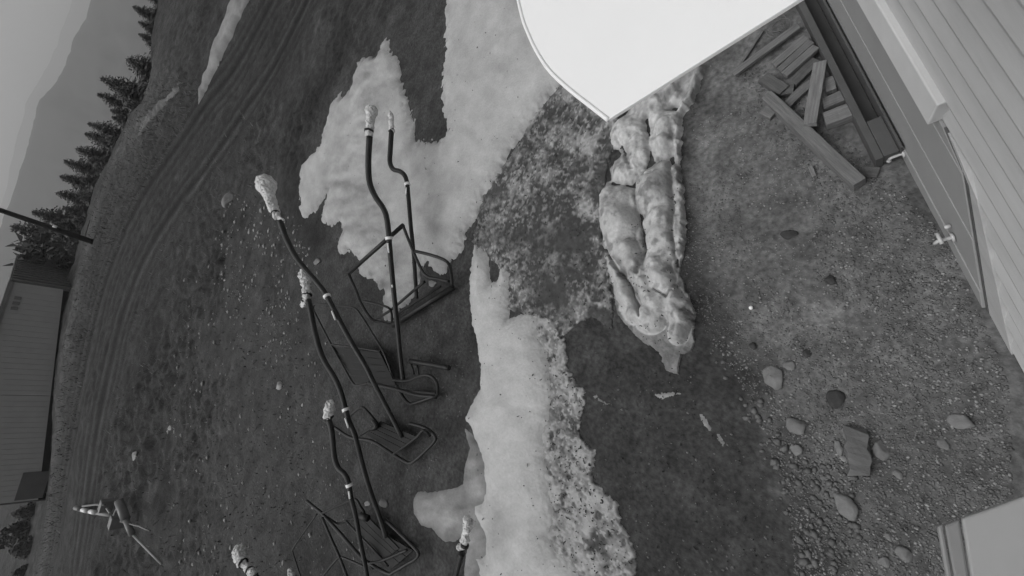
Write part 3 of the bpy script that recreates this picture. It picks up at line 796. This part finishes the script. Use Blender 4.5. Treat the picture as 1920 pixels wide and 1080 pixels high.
def litter(name, N, poly, label, seed, lift):
    rg = np.random.default_rng(seed); poly = np.array(poly, float); lo = poly.min(0); hi = poly.max(0); P = []
    while len(P) < N:
        q = lo + rg.random((N, 2)) * (hi - lo); q = q[inside(q, poly)]; P.extend(q.tolist())
    C = hits(P[:N])[:, :2]; z = gz(C[:, 0], C[:, 1]) + lift
    V = []; Fc = []
    for (x, y), zz_ in zip(C, z):
        a = rg.random() * 6.283; L = (.004 + .03 * rg.random() ** 4); w_ = .0025 + .002 * rg.random()
        v, f = tube_vf([np.array([x, y, zz_]), np.array([x + L * math.cos(a) * .5, y + L * math.sin(a) * .5, zz_ + .004]), np.array([x + L * math.cos(a + .3), y + L * math.sin(a + .3), zz_])], [w_, w_ * 1.3, w_ * .6], 4)
        b = len(V); V += v; Fc += [tuple(i + b for i in q) for q in f]
    link(name, mesh(name, V, Fc), M['litter'], None, label, None, None, 'stuff')
litter('litter', 90, SNOW_STRIP, 'dark bark crumbs on the long bright snow strip', 301, .085)
litter('litter', 120, SNOW_UPPER[:56], 'dark bark crumbs on the wide snow sheet', 302, .075)
litter('litter', 160, ICE[5:22], 'dark needles and twigs on the ice ridge', 303, .10)
litter('litter', 260, [(1020, 640), (1100, 740), (1090, 820), (1150, 950), (1190, 1070), (1060, 1070), (1030, 900)], 'dark crumbs on the snow fringe', 304, .03)
litter('litter', 420, DIRTY_MID, 'dark needles and bark strewn over the mottled snow crust', 305, .026)
litter('litter', 120, [(1100, 640), (1290, 710), (1440, 900), (1460, 1070), (1210, 1070), (1130, 850)], 'dark twigs on the bare soil', 306, .008)

# ------------------------------------------------------------------ chairlift chairs laid out on the ground
def pathz(pts, zt, zb):
    P = np.array(pts, float); L = np.concatenate([[0], np.cumsum(np.hypot(*np.diff(P, axis=0).T))]); L /= L[-1]
    return [at(p[0], p[1], zt + (zb - zt) * l) for p, l in zip(P, L)]
def wrap(parent, o, pts, z0, z1, prof, jit=.10, ties=()):
    """crumpled plastic: a thick path with uneven radius"""
    P = pathz(pts, z0, z1); P = spline(P, 6); n = len(P)
    R = np.interp(np.linspace(0, 1, n), [a for a, _ in prof], [b for _, b in prof])
    P = [p - o + np.array([random.gauss(0, .005), random.gauss(0, .005), random.gauss(0, .005)]) for p in P]
    V, Fc = tube_vf(P, list(R), 14, jit)
    w_ = link('plastic_wrap', mesh('plastic_wrap', V, Fc, False), M['wrap'], parent)
    ms = w_.modifiers.new('soft', 'SUBSURF'); ms.levels = 2; ms.render_levels = 2
    tx = bpy.data.textures.get('crumple') or bpy.data.textures.new('crumple', 'CLOUDS'); tx.noise_scale = .06; tx.noise_type = 'HARD_NOISE'; tx.noise_depth = 2
    dm = w_.modifiers.new('crumple', 'DISPLACE'); dm.texture = tx; dm.strength = .034; dm.mid_level = .35
    for t in ties:
        k = int(t * (n - 1)); a = P[max(k - 1, 0)]; b = P[min(k + 1, n - 1)]; d = (b - a) / np.linalg.norm(b - a)
        tube('tie', [P[k] - d * .012, P[k] + d * .012], R[k] * 1.12, M['tie'], w_, 12, False)
    return w_
def chair(label, hanger, zt, zb, bag, frames, panels=(), ring=None, streaks=(), rad=.036, bagz=None, tail=None, prof=None, ties=(.85,)):
    o = np.array(at(*hanger[-1], 0))
    r = empty('lift_chair', label, 'lift chair', 'chairlift chairs laid out on the ground', tuple(o))
    H3 = pathz(hanger, zt, zb)
    S_ = spline([p - o for p in H3]); tube('hanger', S_, list(np.linspace(rad * 1.05, rad * .72, len(S_))), M['tube'], r, 12, False)
    if bag:
        z0 = bagz if bagz is not None else zt + .05
        wrap(r, o, bag, z0, zt, prof or [(0, .02), (.08, .055), (.3, .065), (.55, .048), (.9, .042), (1, .05)], ties=ties)
    if tail:
        P = [at(p[0], p[1], zt - .02) - o for p in tail]
        V, Fc = tube_vf(spline(P, 4), list(np.interp(np.linspace(0, 1, (len(P) - 1) * 4 + 1 if len(P) > 2 else 2), [0, .5, 1], [.015, .034, .012])), 8, .25)
        link('wrap_tail', mesh('wrap_tail', V, Fc), M['wrap'], r)
    if ring:
        k = int(np.argmin([abs(p[1] - ring[1]) + abs(p[0] - ring[0]) for p in hanger])); a = H3[max(k - 1, 0)]; b = H3[min(k + 1, len(H3) - 1)]
        d = (b - a) / np.linalg.norm(b - a)
        # the point of the hanger nearest to the marked pixel
        S = spline(H3, 12); rr_ = ray(*ring); S = min(S, key=lambda p: np.linalg.norm(np.cross(p - CAM, rr_)))
        tube('collar', [S - o - d * .016, S - o + d * .016], rad * 1.22, M['tape'], r, 14, False)
    for (p1, p2) in streaks:
        S = spline(H3, 12); q = []
        for p in (p1, p2):
            rr_ = ray(*p); s = min(S, key=lambda v: np.linalg.norm(np.cross(v - CAM, rr_)))
            t_ = np.linalg.norm(s - CAM) - rad * .8; q.append(CAM + rr_ * t_ - o)
        tube('reflective_strip', q, .0095, M['tape'], r, 6, False)
    for f in frames:
        name, pts, rd = f[:3]; m = f[3] if len(f) > 3 else 'tube'
        tube(name, [at(*p) - o for p in pts], rd, M[m], r, 8, len(pts) > 2)
    for (name, pts) in panels:
        prism(name, [at(*p) - o for p in pts], .02, M['panel'], r)
    return r

def slats(a, b, c, d, n, gap=.07):
    """n seat slats between edge a-b and edge d-c (pixel, height)"""
    out = []; a, b, c, d = [np.array(q, float) for q in (a, b, c, d)]
    for k in range(n):
        t0 = (k + gap / 2) / n; t1 = (k + 1 - gap / 2) / n
        out.append(('slat', [tuple(a + (d - a) * t0), tuple(b + (c - b) * t0), tuple(b + (c - b) * t1), tuple(a + (d - a) * t1)]))
    return out

# upper chair, its hanger to the right
chair('dark lift chair on the snow edge with double-bent hanger, upper one of all',
      [(734, 246), (732, 280), (731, 303), (737, 317), (749, 321), (758, 328), (763, 342), (766, 372), (770, 420), (775, 470), (779, 524), (781, 560)], .50, .2,
      [(733, 208), (733, 222), (734, 236), (734, 248)], [
        ('backrest_frame', [(736, 610, .1), (712, 604, .15), (696, 598, .22), (678, 571, .32), (667, 544, .42), (653, 513, .5)], .020, 'tube_rust'),
        ('backrest_frame', [(756, 424, .5), (771, 462, .42), (790, 505, .3), (803, 519, .25), (822, 523, .2), (842, 528, .15)], .018),
        ('top_bar', [(653, 513, .5), (756, 422, .5)], .026),
        ('seat_bar', [(736, 610, .1), (849, 539, .1)], .036),
        ('seat_bar', [(742, 590, .16), (826, 537, .16)], .014, 'tube_rust'),
        ('slat_rail', [(706, 598, .2), (733, 581, .21), (773, 547, .23), (796, 528, .24)], .017, 'tube_rust'),
        ('armrest', [(682, 564, .36), (707, 570, .33), (728, 577, .3), (734, 586, .22), (735, 604, .12)], .015),
        ('armrest', [(778, 471, .44), (804, 477, .42), (830, 486, .38), (842, 496, .33), (846, 513, .22), (848, 536, .12)], .018)],
      ring=(763, 345), streaks=[((762, 352), (761, 364))], rad=.032, prof=[(0, .012), (.2, .045), (.4, .028), (.8, .036), (1, .04)], ties=(.92,))
# chair whose long hanger crosses the first one
chair('dark lift chair with the longest straight hanger crossing the upper chair',
      [(693, 256), (691, 291), (691, 322), (694, 346), (704, 369), (717, 388), (724, 404), (728, 430), (730, 455), (732, 478), (737, 533), (741, 573), (746, 622), (751, 673), (756, 716)], .9, .16,
      [(697, 198), (696, 212), (694, 232), (692, 258)], [
        ('backrest_frame', [(691, 718, .15), (672, 722, .15), (661, 717, .16), (641, 682, .2), (621, 646, .22), (594, 594, .28), (587, 578, .3), (592, 570, .3), (610, 571, .3), (645, 574, .3), (664, 577, .3), (677, 591, .28), (700, 628, .24), (718, 658, .2), (730, 688, .15), (736, 706, .12)], .014),
        ('crossbar', [(621, 646, .22), (670, 652, .21), (713, 659, .2)], .014),
        ('seat_bar', [(691, 718, .15), (747, 731, .12), (782, 741, .1), (816, 744, .1)], .022),
        ('armrest', [(738, 713, .14), (764, 714, .2), (782, 707, .25), (800, 703, .27), (815, 711, .25), (821, 727, .18), (819, 742, .1)], .017),
        ('seat_frame', [(744, 724, .12), (756, 745, .1), (768, 757, .09), (780, 755, .09), (818, 742, .1)], .020),
        ('footrest', [(768, 677, .12), (805, 683, .12), (842, 690, .12)], .028),
        ('footrest_stay', [(771, 680, .11), (776, 702, .11)], .012), ('footrest_stay', [(782, 682, .11), (785, 704, .11)], .012)],
      slats((624, 650, .2), (712, 661, .19), (742, 722, .13), (667, 718, .15), 5) + slats((750, 730, .10), (815, 736, .11), (817, 748, .09), (772, 750, .08), 2),
      ring=(728, 447), streaks=[((727, 456), (729, 474)), ((735, 534), (736, 539))], rad=.036, prof=[(0, .03), (.1, .075), (.28, .078), (.5, .05), (.85, .05), (1, .055)], ties=(.84,))
# chair with the far bulbous wrap
chair('dark lift chair whose hanger slants to a bulbous white wrap on the soil',
      [(525, 414), (530, 428), (536, 445), (553, 479), (571, 503), (593, 528), (611, 552), (640, 607), (662, 647), (687, 689), (700, 716), (729, 771), (754, 820)], 1.25, .14,
      [(497, 332), (499, 348), (505, 368), (513, 392), (521, 408)], [
        ('side_frame', [(650, 786, .25), (664, 773, .3), (678, 764, .32), (688, 770, .3), (703, 789, .2), (697, 801, .16), (675, 817, .15)], .014),
        ('top_bar', [(603, 785, .3), (630, 803, .26), (657, 820, .2), (697, 827, .16), (733, 849, .12), (752, 861, .1), (766, 868, .09), (777, 864, .09), (797, 846, .1), (813, 829, .12), (816, 819, .13), (806, 808, .14), (788, 799, .14), (768, 794, .14)], .019),
        ('seat_frame', [(738, 851, .12), (760, 836, .16), (783, 818, .2), (791, 808, .22), (798, 808, .2), (806, 818, .14)], .015),
        ('pad', [(700, 787, .21), (706, 798, .19), (698, 804, .16)], .030)],
      slats((712, 790, .14), (785, 820, .14), (742, 846, .12), (686, 815, .14), 4),
      ring=(612, 557), streaks=[((622, 583), (629, 600))], rad=.036, bagz=1.32, tail=[(515, 407), (523, 409), (532, 413)],
      prof=[(0, .05), (.1, .125), (.25, .135), (.42, .085), (.6, .07), (.85, .055), (1, .05)], ties=(.95,))
# chair with the knobbly wrap
chair('dark lift chair with hanger ending in a knobbly crumpled white wrap',
      [(578, 562), (582, 580), (588, 611), (598, 651), (609, 678), (629, 711), (640, 738), (647, 764), (655, 791), (666, 817), (679, 868), (694, 919), (713, 973), (724, 1008)], .8, .14,
      [(571, 504), (572, 520), (574, 536), (575, 552), (573, 566), (568, 576)], [
        ('side_frame', [(604, 962, .25), (630, 950, .27), (658, 938, .3), (668, 937, .3), (676, 950, .26), (683, 963, .2), (668, 970, .18), (649, 976, .16), (634, 982, .16), (618, 973, .2), (604, 963, .25)], .014),
        ('top_bar', [(575, 939, .3), (592, 953, .28), (604, 963, .25), (640, 1002, .2), (673, 1040, .15), (691, 1055, .12), (727, 1075, .09), (740, 1071, .09), (762, 1058, .1), (780, 1047, .12), (784, 1036, .13), (768, 1018, .14), (740, 991, .14), (718, 971, .14)], .018),
        ('seat_frame', [(692, 1056, .12), (715, 1051, .14), (740, 1041, .16), (763, 1031, .18)], .013),
        ('pad', [(676, 966, .22), (690, 972, .2)], .038),
        ('back_rail', [(618, 980, .22), (655, 1022, .18), (700, 1066, .1)], .013), ('back_rail', [(649, 977, .18), (667, 996, .17), (700, 1030, .14), (728, 1062, .1)], .011)],
      slats((686, 966, .16), (748, 1028, .13), (728, 1044, .13), (664, 990, .16), 3) + slats((700, 990, .13), (775, 1032, .12), (735, 1066, .1), (690, 1020, .12), 3),
      ring=(646, 769), streaks=[((647, 784), (653, 802))], rad=.034, prof=[(0, .02), (.07, .07), (.25, .075), (.4, .05), (.55, .062), (.7, .048), (.85, .06), (1, .02)], ties=(.6, .78))
# chair with the short upright wrap
chair('dark lift chair with sharply kinked hanger and short upright white wrap',
      [(616, 786), (621, 803), (624, 828), (627, 857), (634, 877), (646, 889), (653, 903), (656, 920), (659, 936), (667, 968), (676, 1018), (684, 1055), (692, 1100)], .75, .15,
      [(619, 752), (617, 764), (615, 776), (615, 787)], [
        ('safety_bar', [(594, 964, .45), (570, 998, .38), (550, 1028, .3), (549, 1036, .28), (556, 1058, .24), (566, 1090, .2)], .009),
        ('back_frame', [(604, 970, .4), (621, 1010, .34), (636, 1043, .28), (652, 1085, .2)], .015),
        ('back_frame', [(637, 1043, .28), (620, 1062, .25), (600, 1088, .2)], .013),
        ('back_frame', [(640, 1044, .28), (662, 1053, .25), (684, 1063, .22)], .011)],
      ring=(653, 911), streaks=[((654, 921), (656, 935))], rad=.030, prof=[(0, .02), (.12, .05), (.5, .056), (.9, .05), (1, .03)], ties=(.9,))
# the three at the lower edge
chair('lift hanger whose flat white wrap stands alone on the grass at the lower edge',
      [(478, 1078), (492, 1105), (510, 1140)], .5, .2, [(446, 1022), (449, 1036), (454, 1052), (464, 1066), (478, 1077)],
      [('back_frame', [(500, 1118, .3), (560, 1130, .25), (600, 1180, .2)], .014)], rad=.034,
      prof=[(0, .03), (.12, .082), (.3, .095), (.55, .075), (.62, .04), (.8, .05), (1, .05)], ties=(.6, .86))
chair('lift hanger with a twisted white wrap lying against the grey snow tongue',
      [(866, 1038), (860, 1060), (852, 1090), (840, 1130)], .35, .15, [(880, 970), (877, 988), (873, 1008), (868, 1030)],
      [('back_frame', [(845, 1110, .2), (800, 1125, .2), (770, 1170, .15)], .014)], rad=.026, tail=[(857, 1027), (863, 1026), (869, 1029)],
      prof=[(0, .03), (.12, .052), (.3, .048), (.5, .034), (.8, .036), (1, .026)], ties=(.93,))
chair('lift hanger with only the tip of its white wrap showing at the lower edge',
      [(552, 1090), (565, 1120), (580, 1150)], .4, .2, [(541, 1068), (545, 1076), (551, 1090)], [('back_frame', [(570, 1130, .3), (620, 1140, .25)], .014)], rad=.03,
      prof=[(0, .012), (.4, .03), (1, .04)], ties=(.9,))

# ------------------------------------------------------------------ toppled stand beside the track
st = empty('toppled_stand', 'toppled metal stand with a fat tube, thin rods and two bright reflectors by the track', 'stand', loc=tuple(hit(222, 985)))
o_ = np.array(st.location); zb = float(o_[2])
def sp(x, y, z): return at(x, y, zb + z) - o_
tube('drum', [sp(223, 939, .45), sp(236, 974, .32)], .085, M['alu'], st, 14, False)
tube('drum_neck', [sp(236, 974, .32), sp(248, 1002, .22)], .06, M['alu'], st, 14, False)
tube('rod', [sp(249, 1003, .2), sp(303, 1057, .1)], .022, M['alu_l'], st, 8, False)
tube('rod', [sp(226, 978, .3), sp(262, 987, .25), sp(281, 995, .22)], .016, M['alu'], st, 8, False)
tube('foot_bar', [sp(150, 955, .35), sp(180, 961, .35), sp(209, 965, .35)], .055, M['alu'], st, 10, False)
tube('arm', [sp(155, 949, .5), sp(180, 946, .5), sp(196, 947, .5)], .024, M['alu'], st, 8, False)
tube('arm_end', [sp(142, 952, .42), sp(150, 954, .42)], .06, M['alu'], st, 10, False)
tube('brace', [sp(200, 952, .45), sp(211, 968, .32)], .026, M['alu_l'], st, 8, False)
tube('brace', [sp(213, 966, .38), sp(218, 955, .42), sp(225, 950, .42)], .018, M['alu'], st, 8)
for (x, y, z, s) in ((199, 948, .42, .12), (219, 978, .25, .13)):
    V, Fc = box_vf(sp(x, y, z), (s, .02, 0), (-.02, s * .9, 0), (0, 0, s)); bevel(link('gearbox', mesh('gearbox', V, Fc), M['alu'], st), .02)
for (x, y) in ((158, 957), (173, 960)):
    tube('reflector', [sp(x - 3.5, y - 1, .43), sp(x + 3.5, y + 1, .43)], .05, M['tape'], st, 10, False)

# ------------------------------------------------------------------ grey shed, pole
A = hit(132, 545); B = hit(85, 936)
tp = atd(22, 525, np.hypot(A[0], A[1])); HT = tp[2] - A[2]
uu = A - B; uu[2] = 0; LN = np.linalg.norm(uu); uu /= LN
nn = np.array([-uu[1], uu[0], 0]);
if nn @ A < 0: nn = -nn
zA = A[2]; DEP = 10.5
sh = empty('storage_shed', 'long grey flat-sided shed with dark ribbed end beside the track', 'shed', loc=tuple(A))
def shp(s, d, z): return -uu * s + nn * d + np.array([0, 0, z])     # s from the far corner along the front, d depth
def sbox(name, s0, s1, d0, d1, z0, z1, m, bev=.0):
    V, Fc = box_vf((shp(s0, d0, z0) + shp(s1, d1, z1)) / 2, -uu * (s1 - s0) / 2, nn * (d1 - d0) / 2, (0, 0, (z1 - z0) / 2))
    o = link(name, mesh(name, V, Fc), m, sh)
    if bev: bevel(o, bev)
    return o
# front panels, slanting foot follows the ground: body from well below to the roof
zlow = float(B[2] - zA)
npan = 2
for k in range(npan):
    s0 = LN * k / npan; s1 = LN * (k + 1) / npan - .012
    f = lambda s: zlow * s / LN + .22
    V = [shp(s0, 0, f(s0)), shp(s1, 0, f(s1)), shp(s1, 0, HT), shp(s0, 0, HT)]; V += [p + nn * .06 for p in V]
    link('wall_panel', mesh('wall_panel', V, [(0, 1, 2, 3), (7, 6, 5, 4), (0, 4, 5, 1), (1, 5, 6, 2), (2, 6, 7, 3), (3, 7, 4, 0)]), M['ctn'], sh)
for k in range(40):
    s0 = .12 + (LN - .2) * k / 40; z0_ = zlow * s0 / LN + .24
    sbox('front_rib', s0, s0 + .07, -.014, -.002, z0_, HT - .06, M['ctn'])
for k in range(13):                                            # ribbed end, one rib at a time
    d0 = .03 + DEP * k / 13
    sbox('end_rib', -.09, .0, d0, d0 + DEP / 13 * .5, -.3, HT, M['ctn_d'])
sbox('end_wall', .0, .06, .065, DEP, -.3, HT - .01, M['ctn_d'])
sbox('back_wall', .062, LN, DEP - .06, DEP, -1.6, HT - .01, M['ctn_d'])
sbox('near_end_wall', LN, LN + .06, .0, DEP, -1.7, HT - .01, M['ctn_d'])
sbox('roof', -.06, LN + .08, -.06, DEP + .05, HT + .003, HT + .06, M['roofm'])
sbox('roof_trim', -.02, LN + .06, -.09, -.062, HT - .05, HT + .07, M['ctn_e'])
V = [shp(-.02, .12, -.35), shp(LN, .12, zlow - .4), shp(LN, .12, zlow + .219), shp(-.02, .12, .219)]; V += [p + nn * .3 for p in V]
link('gap_shade', mesh('gap_shade', V, [(0, 1, 2, 3), (7, 6, 5, 4), (0, 4, 5, 1), (1, 5, 6, 2), (2, 6, 7, 3), (3, 7, 4, 0)]), M['gap_dark'], sh)  # near-black filler: the shadow gap under the shed, put into its colour
for k in range(3):
    sbox('sign_mark', .55 + k * .22, .68 + k * .22, -.04, -.024, HT - .42, HT - .22, M['ctn_e'])
sbox('shadow_panel', LN - 1.3, LN - .1, -.045, -.024, zlow + .12, zlow + .95, M['ctn_d'])  # dark plate standing in for the shadow at the near foot of the front

pb = hit(171, 455); pt = atd(0, 394, np.hypot(pb[0], pb[1]) - .6); pt2 = pb + (pt - pb) * 2.4
up = empty('utility_pole', 'dark leaning utility pole rising above the shed', 'pole', loc=tuple(pb))
tube('shaft', [np.array([0, 0, -.3]), (pt - pb), (pt2 - pb)], [.11, .085, .07], M['pole'], up, 12, False)
mk = atd(106, 427, np.hypot(pb[0], pb[1]) - .35) - pb
tube('marker_plate', [mk + np.array([.05, -.14, 0]), mk + np.array([.06, -.14, .12])], .05, M['tape'], up, 8, False)
tube('stay_wire', [(pt - pb) * .05 + np.array([.0, .0, .1]), np.array([.9, .0, .25])], .012, M['pole'], up, 6, False)

# ------------------------------------------------------------------ trees along the crest
def needles(V, Fc, p, d, L, w, droop, n=7):
    """one conifer branch: a fan of short flat sprays along its axis"""
    d = d / np.linalg.norm(d); side = np.cross(d, [0, 0, 1.]); side /= (np.linalg.norm(side) + 1e-9)
    for i in range(n):
        t = (i + .4) / n; c = p + d * L * t + np.array([0, 0, -droop * L * t * t])
        for s in (-1, 1):
            wd = w * (1 - .7 * t) * (.7 + .6 * random.random()); ln = L / n * 1.5
            q = c + side * s * wd + d * ln * .6 + np.array([0, 0, -.35 * wd + random.gauss(0, .02)])
            b = len(V); V += [c - d * ln * .3, c + d * ln * .6, q]; Fc.append((b, b + 1, b + 2))
            b = len(V); V += [c, q + d * .1 * ln, c + side * s * wd * .6 - d * ln * .3 + np.array([0, 0, .05 * wd])]; Fc.append((b, b + 1, b + 2))
def conifer_meshes(seed):
    random.seed(seed); V = []; Fc = []
    hh = .04
    while hh < .97:
        R = .25 * (1 - hh) ** .8 + .014; nb = 12
        for k in range(nb):
            a = 2 * math.pi * (k + random.random() * .7) / nb; L = R * (.4 + .9 * random.random())
            needles(V, Fc, np.array([0, 0, hh + random.gauss(0, .008)]), np.array([math.cos(a), math.sin(a), .12 - .35 * (1 - hh) * random.random()]), L, L * .34, .3, 6)
        hh += .032 + .012 * random.random()
    V += [np.array([.008, 0, .95]), np.array([-.008, 0, .95]), np.array([0, 0, 1.02])]; Fc.append((len(V) - 3, len(V) - 2, len(V) - 1))
    tv, tf = tube_vf([np.array([0, 0, -.03]), np.array([0, 0, .4]), np.array([0, 0, .98])], [.022, .014, .003], 7)
    return mesh('crown', V, Fc), mesh('trunk', tv, tf, True)
def bush_meshes(seed):
    random.seed(seed); V = []; Fc = []
    for i in range(1500):
        a = random.random() * 6.283; rr_ = .42 * math.sqrt(random.random()); z = .08 + .85 * random.random() * (1 - (rr_ / .45) ** 2)
        lob = .75 + .25 * math.sin(a * 3 + seed) + .2 * math.sin(a * 5 + seed * 2)
        c = np.array([rr_ * lob * math.cos(a), rr_ * lob * math.sin(a), z]); s = .03 + .03 * random.random()
        b = len(V); V += [c + np.array([random.gauss(0, s) for _ in range(3)]) for _ in range(3)]; Fc.append((b, b + 1, b + 2))
    sv, sf = [], []
    for k in range(5):
        a = k * 1.3 + seed; v, f = tube_vf([np.array([0, 0, -.05]), np.array([.12 * math.cos(a), .12 * math.sin(a), .35]), np.array([.22 * math.cos(a), .22 * math.sin(a), .7])], [.018, .012, .004], 5)
        n0 = len(sv); sv += v; sf += [tuple(i + n0 for i in q) for q in f]
    return mesh('crown', V, Fc), mesh('trunk', sv, sf, True)
CON = [conifer_meshes(s) for s in (3, 14, 25)]
BSH = [bush_meshes(s) for s in (5, 6)]
for c, t in CON: c.materials.append(M['needle']); t.materials.append(M['bark'])
for c, t in BSH: t.materials.append(M['bark'])
BSH[0][0].materials.append(M['needle']); BSH[1][0].materials.append(M['needle_l'])
def tree(tip, d, label, k=0, wid_=1., bush=None, name='conifer'):
    T = atd(*tip, d); zb_ = float(gz(T[0], T[1])) - .1; h = max(T[2] - zb_, .6)
    r = empty(name, label, 'tree' if bush is None else 'shrub', 'trees along the crest' if bush is None else 'shrubs by the shed', (T[0], T[1], zb_))
    src = CON[k % 3] if bush is None else BSH[bush]
    for me, nm in zip(src, ('crown', 'trunk')):
        o = link(nm, me, None, r); o.scale = (h * wid_, h * wid_, h); o.rotation_euler = (0, 0, random.random() * 6.28)
    return r
random.seed(5)
TREES = [((188, 146), 27.5, 'conifer with the tip reaching farthest out in the upper pair', .95), ((181, 176), 28.5, 'slim conifer just below the upper pair tip', .8),
    ((205, 205), 27.5, 'short conifer filling the gap under the upper pair', 1.2), ((164, 231), 31, 'tall conifer in the middle clump with twin tips', .9), ((158, 250), 32, 'broad conifer below the twin tips', 1.),
    ((140, 278), 32.5, 'middle conifer of the dense clump', 1.1), ((119, 302), 33, 'conifer with ragged tip in the dense clump', 1.0), ((111, 330), 33.5, 'conifer in the dense clump above the pole', .95), ((103, 361), 33.5, 'broad conifer just above the pole', .9),
    ((118, 390), 32.5, 'low conifer at the foot of the dense clump', 1.2), ((58, 397), 34, 'conifer standing behind the pole', .9), ((85, 405), 34, 'shorter conifer behind the pole near its plate', 1.0),
    ((20, 425), 35.5, 'conifer cut by the edge beyond the pole', 1.0), ((248, 12), 31.5, 'dark conifer at the upper edge', 1.1), ((258, 40), 30, 'broad dark conifer near the upper edge', 1.2), ((272, 70), 29, 'low dark conifer below the one at the upper edge', 1.3),
    ((262, -20), 34, 'tall conifer crossing the upper edge', 1.)]
TREES += [((215, 165), 27, 'stout conifer between the upper pair and the crest', 1.2), ((225, 225), 27, 'low conifer at the crest below the upper pair', 1.4), ((185, 262), 30.5, 'stout conifer at the crest behind the dense clump', 1.3),
    ((235, 110), 28, 'low conifer at the crest above the upper pair', 1.5), ((165, 300), 31.5, 'conifer in the heart of the dense clump', 1.3), ((150, 335), 32, 'wide conifer low in the dense clump', 1.4), ((140, 365), 32.5, 'lowest wide conifer of the dense clump', 1.4), ((100, 420), 33, 'wide conifer hiding the pole foot', 1.4), ((60, 445), 34, 'wide conifer above the ribbed shed end', 1.4)]
for i, (tip, d, lb, wd) in enumerate(TREES): tree(tip, d, lb, i, wd * 2.1)
SHR = [((45, 440), 33, 'loose pale shrub between pole and shed', 1.1, 1), ((90, 440), 31.5, 'dark shrub behind the ribbed shed end', 1.1, 0), ((10, 455), 34, 'pale leafy shrub at the edge above the shed', 1.2, 1), ((120, 465), 30.5, 'dark shrub at the corner of the ribbed end', 1.2, 0),
    ((5, 490), 38, 'pale shrub peeping out behind the shed', .9, 1), ((15, 965), 32.5, 'dark shrub below the near end of the shed', 1.0, 0), ((-20, 1010), 33, 'dark shrub at the edge under the shed', 1.2, 0), ((10, 1035), 31, 'dark shrub in the lowest corner', 1.2, 0), ((25, 1075), 30.5, 'low dark shrub in the corner by the track', 1.2, 0)]
SHR += [((228, 195), 26.5, 'dark shrub at the crest under the upper pair', 1.4, 0), ((205, 262), 29.5, 'dark shrub at the crest beside the sliver of snow', 1.4, 0), ((182, 310), 31, 'dark shrub at the crest before the dense clump', 1.5, 0), ((160, 372), 31.5, 'dark shrub low at the crest above the pole', 1.5, 0),
    ((148, 415), 30.5, 'dark shrub right beside the pole', 1.5, 0)]
for tip, d, lb, wd, b in SHR: tree(tip, d, lb, 0, wd, b, 'shrub')

# ------------------------------------------------------------------ dry grass on the verge
def grass(name, N, poly, m, label, seed):
    rg = np.random.default_rng(seed); poly = np.array(poly, float); lo = poly.min(0); hi = poly.max(0); P = []
    while len(P) < N:
        q = lo + rg.random((N, 2)) * (hi - lo); q = q[inside(q, poly)]; P.extend(q.tolist())
    C = hits(P[:N])[:, :2]; z = gz(C[:, 0], C[:, 1])
    an = rg.random(N) * 6.283; h = (.05 + .10 * rg.random(N)) * np.hypot(C[:, 0], C[:, 1]) / 20; w_ = .006 + .010 * rg.random(N)
    dx = np.cos(an); dy = np.sin(an); lean = .7 * rg.normal(size=(N, 2))
    V = np.zeros((N, 3, 3)); V[:, 0] = np.stack([C[:, 0] - dx * w_, C[:, 1] - dy * w_, z - .01], -1); V[:, 1] = np.stack([C[:, 0] + dx * w_, C[:, 1] + dy * w_, z - .01], -1)
    V[:, 2] = np.stack([C[:, 0] + lean[:, 0] * h, C[:, 1] + lean[:, 1] * h, z + h], -1)
    me = mesh(name, V.reshape(-1, 3), np.arange(N * 3).reshape(-1, 3)); link(name, me, m, None, label, None, None, 'stuff')
grass('grass', 3500, [(290, 140), (240, 240), (185, 350), (150, 500), (130, 620), (110, 780), (95, 920), (70, 1075), (100, 1075), (125, 920), (160, 700), (200, 520), (260, 370), (340, 250), (380, 150)], M['grass'], 'dry grass on the verge between crest and track', 201)
grass('grass', 2500, [(450, 200), (330, 400), (250, 600), (200, 800), (170, 1078), (560, 1078), (600, 900), (560, 600), (480, 420), (520, 300)], M['grass'], 'sparse worn grass between track and chairs', 202)

# ------------------------------------------------------------------ the air: thin even haze
V, Fc = box_vf((0, 600, 55), (1900, 0, 0), (0, 1400, 0), (0, 0, 105))
hz = link('haze', mesh('haze', V, Fc), None, kind='stuff', label='thin even evening haze over the valley')
hm = bpy.data.materials.new('haze'); hm.use_nodes = True
t = hm.node_tree; t.nodes.remove(t.nodes['Principled BSDF'])
pv = t.nodes.new('ShaderNodeVolumePrincipled'); pv.inputs['Color'].default_value = (.9, .9, .9, 1); pv.inputs['Density'].default_value = .0009; pv.inputs['Anisotropy'].default_value = 0
t.links.new(pv.outputs[0], t.nodes['Material Output'].inputs['Volume'])
hz.data.materials.append(hm)
